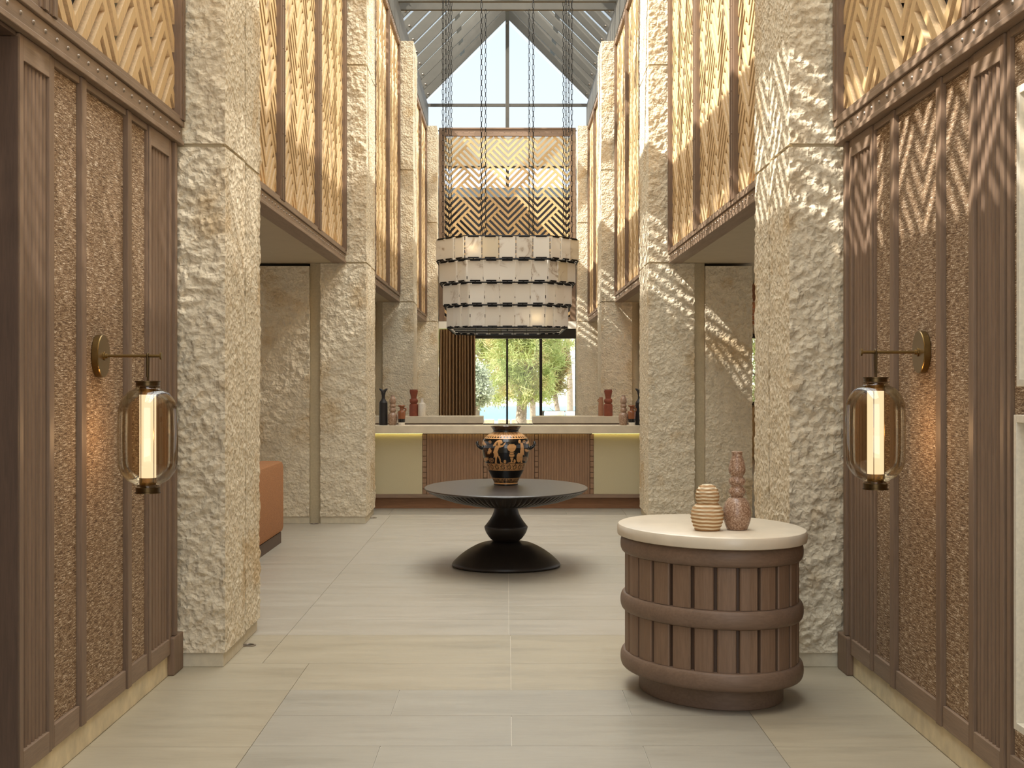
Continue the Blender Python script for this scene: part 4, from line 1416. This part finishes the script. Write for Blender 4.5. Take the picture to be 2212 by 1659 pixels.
# ---- curtain
def curtain():
    n = 150
    x0_, x1_ = -1.82, -0.845
    f_, b_ = [], []
    for i in range(n + 1):
        t_ = i / n
        xx = x0_ + (x1_ - x0_) * t_
        yy = 0.055 * math.sin(t_ * 2 * PI * 12 + 0.6 * math.sin(t_ * 9)) + 0.018 * math.sin(t_ * 61)
        f_.append((xx, yy)); b_.append((xx, yy + 0.012))
    vs, fs = [], []
    ring = f_ + b_[::-1]
    m_ = len(ring)
    for (z_, k_) in ((0.02, 1.06), (1.5, 1.0), (2.4, 0.98), (3.05, 0.94)):
        for (a, b) in ring:
            vs.append((x1_ - 0.5 + (a - x1_ + 0.5) * (1.0 + (k_ - 1) * 0.3), b * k_, z_))
    for r_ in range(3):
        for i in range(m_):
            j = (i + 1) % m_
            fs.append((r_ * m_ + i, r_ * m_ + j, (r_ + 1) * m_ + j, (r_ + 1) * m_ + i))
    o = mesh_obj('curtain', vs, fs, 'curtain', None, 50)
    o.location = (0, 37.45, 0)
    tag(o, 'brown pleated floor-length curtain drawn beside the terrace window', 'curtain')
curtain()

# ---- sofa behind the first pillar
SF = empty('sofa', (-2.95, 13.3, 0))
tag(SF, 'rust-coloured upholstered sofa seen from behind in the shaded aisle', 'sofa')
MB().box(-0.48, 0.585, -1.45, 1.44, 0.0, 0.115).build('plinth', 'brown_dark', SF)
MB().box(0.33, 0.61, -1.5, 1.475, 0.118, 0.856, 0.055).build('backrest', 'terracotta_cloth', SF, 50)
MB().box(-0.5, 0.325, -1.22, 1.20, 0.118, 0.45, 0.05).build('seat', 'terracotta_cloth', SF, 50)
for s in (-1, 1):
    MB().box(-0.5, 0.325, s * 1.235, s * 1.475, 0.118, 0.66, 0.05).build('armrest', 'terracotta_cloth', SF, 50)

# ---- recessed floor lights at the pillar grooves
def floor_light(x_, y_, lab):
    o = empty('floor_light', (x_, y_, 0.0005)); tag(o, lab, 'floor light', 'recessed floor uplights')
    MB().lathe([(0.050, 0), (0.050, 0.005), (0.040, 0.006), (0.038, 0.002)], 28, cap=False).build('rim', 'rivet', o, 30)
    MB().lathe([(0.037, 0.0), (0.037, 0.002)], 28).build('lens', 'glaze_black', o, 30)
floor_light(-1.66, PY[0] + 0.685, 'small round floor uplight at the groove of first shaded pillar')
floor_light(-2.28, PY[1] - 0.02, 'small round floor uplight before the front groove of second shaded pillar')
floor_light(-1.66, PY[1] + 0.685, 'small round floor uplight at the inner groove of second shaded pillar')

# ------------------------------------------------------------------ outdoors
g = MB().box(-60, 60, -30, 64, -0.9, -0.17).build('ground', 'earth'); tag(g, kind='structure')
sea = MB().box(-900, 900, 64.1, 900, -8.6, -8.0).build('sea', 'sea'); tag(sea, kind='structure')
# far shore: one terrain
nx, ny = 60, 16
vs, fs = [], []
for j in range(ny + 1):
    for i in range(nx + 1):
        xx = -420 + 840 * i / nx
        yy = 520 + 380 * j / ny
        prof_ = max(0.0, min(1.0, (yy - 525) / 200.0))
        hgt = 38 + 62 / (1 + math.exp(-(xx - 5) / 14.0))
        zz = -8.3 + prof_ ** 0.8 * hgt * (0.85 + 0.25 * mnoise.noise(Vector((xx * 0.02, yy * 0.02, 1.3)))) + 1.5 * mnoise.noise(Vector((xx * 0.1, yy * 0.1, 4.0)))
        if j == 0: zz = -9
        vs.append((xx, yy, zz))
for j in range(ny):
    for i in range(nx):
        b = j * (nx + 1) + i
        fs.append((b, b + 1, b + nx + 2, b + nx + 1))
hl = mesh_obj('hill', vs, fs, 'hill', None, 80); tag(hl, kind='structure')
# low rubble wall at the edge of terrace, stone by stone
tw = empty('terrace_wall', (0, 51.7, -0.17)); tag(tw, kind='structure')
tw['label'] = 'low rubble wall edging the terrace outside the window'
xx = -4.0
while xx < 4.5:
    for (za, zb) in ((0.0, 0.22), (0.22, 0.43)):
        w_ = random.uniform(0.3, 0.55)
        MB().box(0, min(w_, 0.5) - 0.012, random.uniform(-0.02, 0.02), 0.4, za, zb - 0.008, 0.03).build('stone', 'rubble', tw).location = (xx + (0.15 if za > 0 else 0), 0, 0)
    xx += 0.5

def pine(name, x_, y_, h, R, mat, label, seed, ncl=230, trunk_r=0.13, lean=0.0, zlow=1.6, zbase=-0.17, needle=0.34, nn=46, cat='tree'):
    rng = np.random.default_rng(seed)
    t = empty(name, (x_, y_, zbase)); tag(t, label, cat, 'trees outside the terrace window')
    m = MB()
    top = Vector((lean * 0.8, 0, h * 0.92))
    m.tube([(0, 0, -0.1), (lean * 0.25 + 0.05, 0.05, h * 0.25), (lean * 0.6 - 0.06, 0, h * 0.55), tuple(top)], [trunk_r * 1.25, trunk_r, trunk_r * 0.75, trunk_r * 0.25], 10)
    centers = []
    for q in range(ncl):
        u_ = rng.random()
        zz = zlow + (h - zlow) * u_
        rad_ = R * (0.35 + 0.65 * math.sin(PI * min(1, 0.18 + 0.82 * u_))) * math.sqrt(rng.random())
        an_ = rng.random() * 2 * PI
        centers.append((lean * zz / h + rad_ * math.cos(an_), rad_ * math.sin(an_), zz))
    for q in range(0, ncl, 9):
        c = centers[q]
        z_b = max(0.3, c[2] - 0.5)
        m.tube([(lean * z_b / h * 0.7, 0, z_b), ((c[0] + lean * z_b / h) / 2, c[1] / 2, (z_b + c[2]) / 2 + 0.05), c], [trunk_r * 0.32, trunk_r * 0.2, 0.012], 5)
    m.build('trunk', 'bark', t, 60)
    C_ = np.repeat(np.array(centers), nn, 0)
    d = rng.normal(size=C_.shape)
    d[:, 2] += 0.55
    d /= np.linalg.norm(d, axis=1)[:, None]
    L_ = needle * rng.uniform(0.6, 1.1, len(C_))[:, None]
    st_ = C_ + rng.normal(size=C_.shape) * 0.10
    side = np.cross(d, rng.normal(size=d.shape)); side /= np.linalg.norm(side, axis=1)[:, None]
    wd = 0.011 if needle > 0.2 else 0.022
    P0 = st_ - side * wd; P1 = st_ + side * wd
    P2 = st_ + d * L_ * 0.6 + side * wd * 0.9; P3 = st_ + d * L_; P4 = st_ + d * L_ * 0.6 - side * wd * 0.9
    V_ = np.stack([P0, P1, P2, P3, P4], 1).reshape(-1, 3)
    b = np.arange(len(C_)) * 5
    F_ = np.stack([b, b + 1, b + 2, b + 3, b + 4], 1)
    mesh_obj('foliage', V_.tolist(), F_.tolist(), mat, t, None, 'stuff')
pine('pine_tree', 0.40, 45.4, 5.4, 1.3, 'needle', 'bushy pine with long pale needles behind the middle of the terrace window', 3, 420, 0.16, 0.15, 1.15)
pine('pine_tree', 1.0, 55.2, 8.0, 1.8, 'needle', 'taller pine with slim trunk rising behind the bushy pine', 5, 480, 0.10, -0.25, 1.6)
pine('pine_tree', -1.15, 49.2, 7.5, 1.5, 'needle', 'pine filling the window beside the brown curtain', 9, 620, 0.14, 0.1, 1.1)
pine('pine_tree', 1.72, 48.2, 3.3, 0.45, 'needle_dark', 'small dark pine with bare trunk above the rattan chairs', 13, 80, 0.09, -0.2, 1.5)
pine('pine_tree', 2.7, 60.5, 8.5, 1.7, 'olive', 'hazy grey-green tree behind the rattan chairs', 15, 110, 0.12, -0.3, 4.0, nn=34)
pine('pine_tree', 7.0, 38.6, 5.2, 1.1, 'needle', 'pine seen in the narrow gap beside the second sunlit pillar', 31, 160, 0.12, 0.1, 1.0)
pine('olive_tree', -0.95, 43.2, 2.3, 0.55, 'olive', 'small grey olive tree with forked pale trunk by the curtain', 21, 120, 0.11, -0.12, 1.15, needle=0.10, nn=60)

# rattan chairs and terrace table
def rattan(x_, y_, lab):
    r = empty('rattan_chair', (x_, y_, -0.17)); tag(r, lab, 'chair', 'rattan chairs on the terrace')
    n = 22
    vs, fs = [], []
    for (z_, k_) in ((0.40, 1.0), (0.93, 1.06), (0.95, 1.03)):
        for rad_ in (0.29, 0.265):
            for i in range(n + 1):
                a = -0.25 - (PI - 0.5) * i / n
                vs.append((rad_ * k_ * math.cos(a), rad_ * k_ * 0.9 * math.sin(a), z_))
    m_ = n + 1
    for lv in range(2):
        for i in range(n):
            o0 = lv * 2 * m_
            fs.append((o0 + i, o0 + i + 1, o0 + 2 * m_ + i + 1, o0 + 2 * m_ + i))
            fs.append((o0 + m_ + i + 1, o0 + m_ + i, o0 + 3 * m_ + i, o0 + 3 * m_ + i + 1))
    for i in range(n):
        fs.append((4 * m_ + i, 4 * m_ + i + 1, 5 * m_ + i + 1, 5 * m_ + i))
    mesh_obj('backrest', vs, fs, 'rattan', r, 60)
    MB().box(-0.26, 0.26, -0.24, 0.26, 0.36, 0.42, 0.02).build('seat', 'rattan', r)
    for (sx_, sy_) in ((-1, -1), (1, -1), (1, 1), (-1, 1)):
        MB().tube([(sx_ * 0.24, sy_ * 0.21, 0), (sx_ * 0.2, sy_ * 0.18, 0.36)], 0.018, 8).build('leg', 'rattan', r)
rattan(1.40, 42.0, 'ivory rattan tub chair on the terrace, whole back visible')
rattan(2.02, 42.0, 'ivory rattan tub chair on the terrace cut off by window frame')
tt = empty('terrace_table', (1.75, 42.75, -0.17)); tag(tt, 'grey outdoor table behind the rattan chairs', 'table')
MB().box(-0.75, 0.75, -0.4, 0.4, 0.90, 0.94, 0.005).build('tabletop', 'steel', tt)
for sx_ in (-1, 1):
    for sy_ in (-1, 1):
        MB().box(sx_ * 0.70, sx_ * 0.65, sy_ * 0.36, sy_ * 0.31, 0, 0.899).build('leg', 'steel', tt)
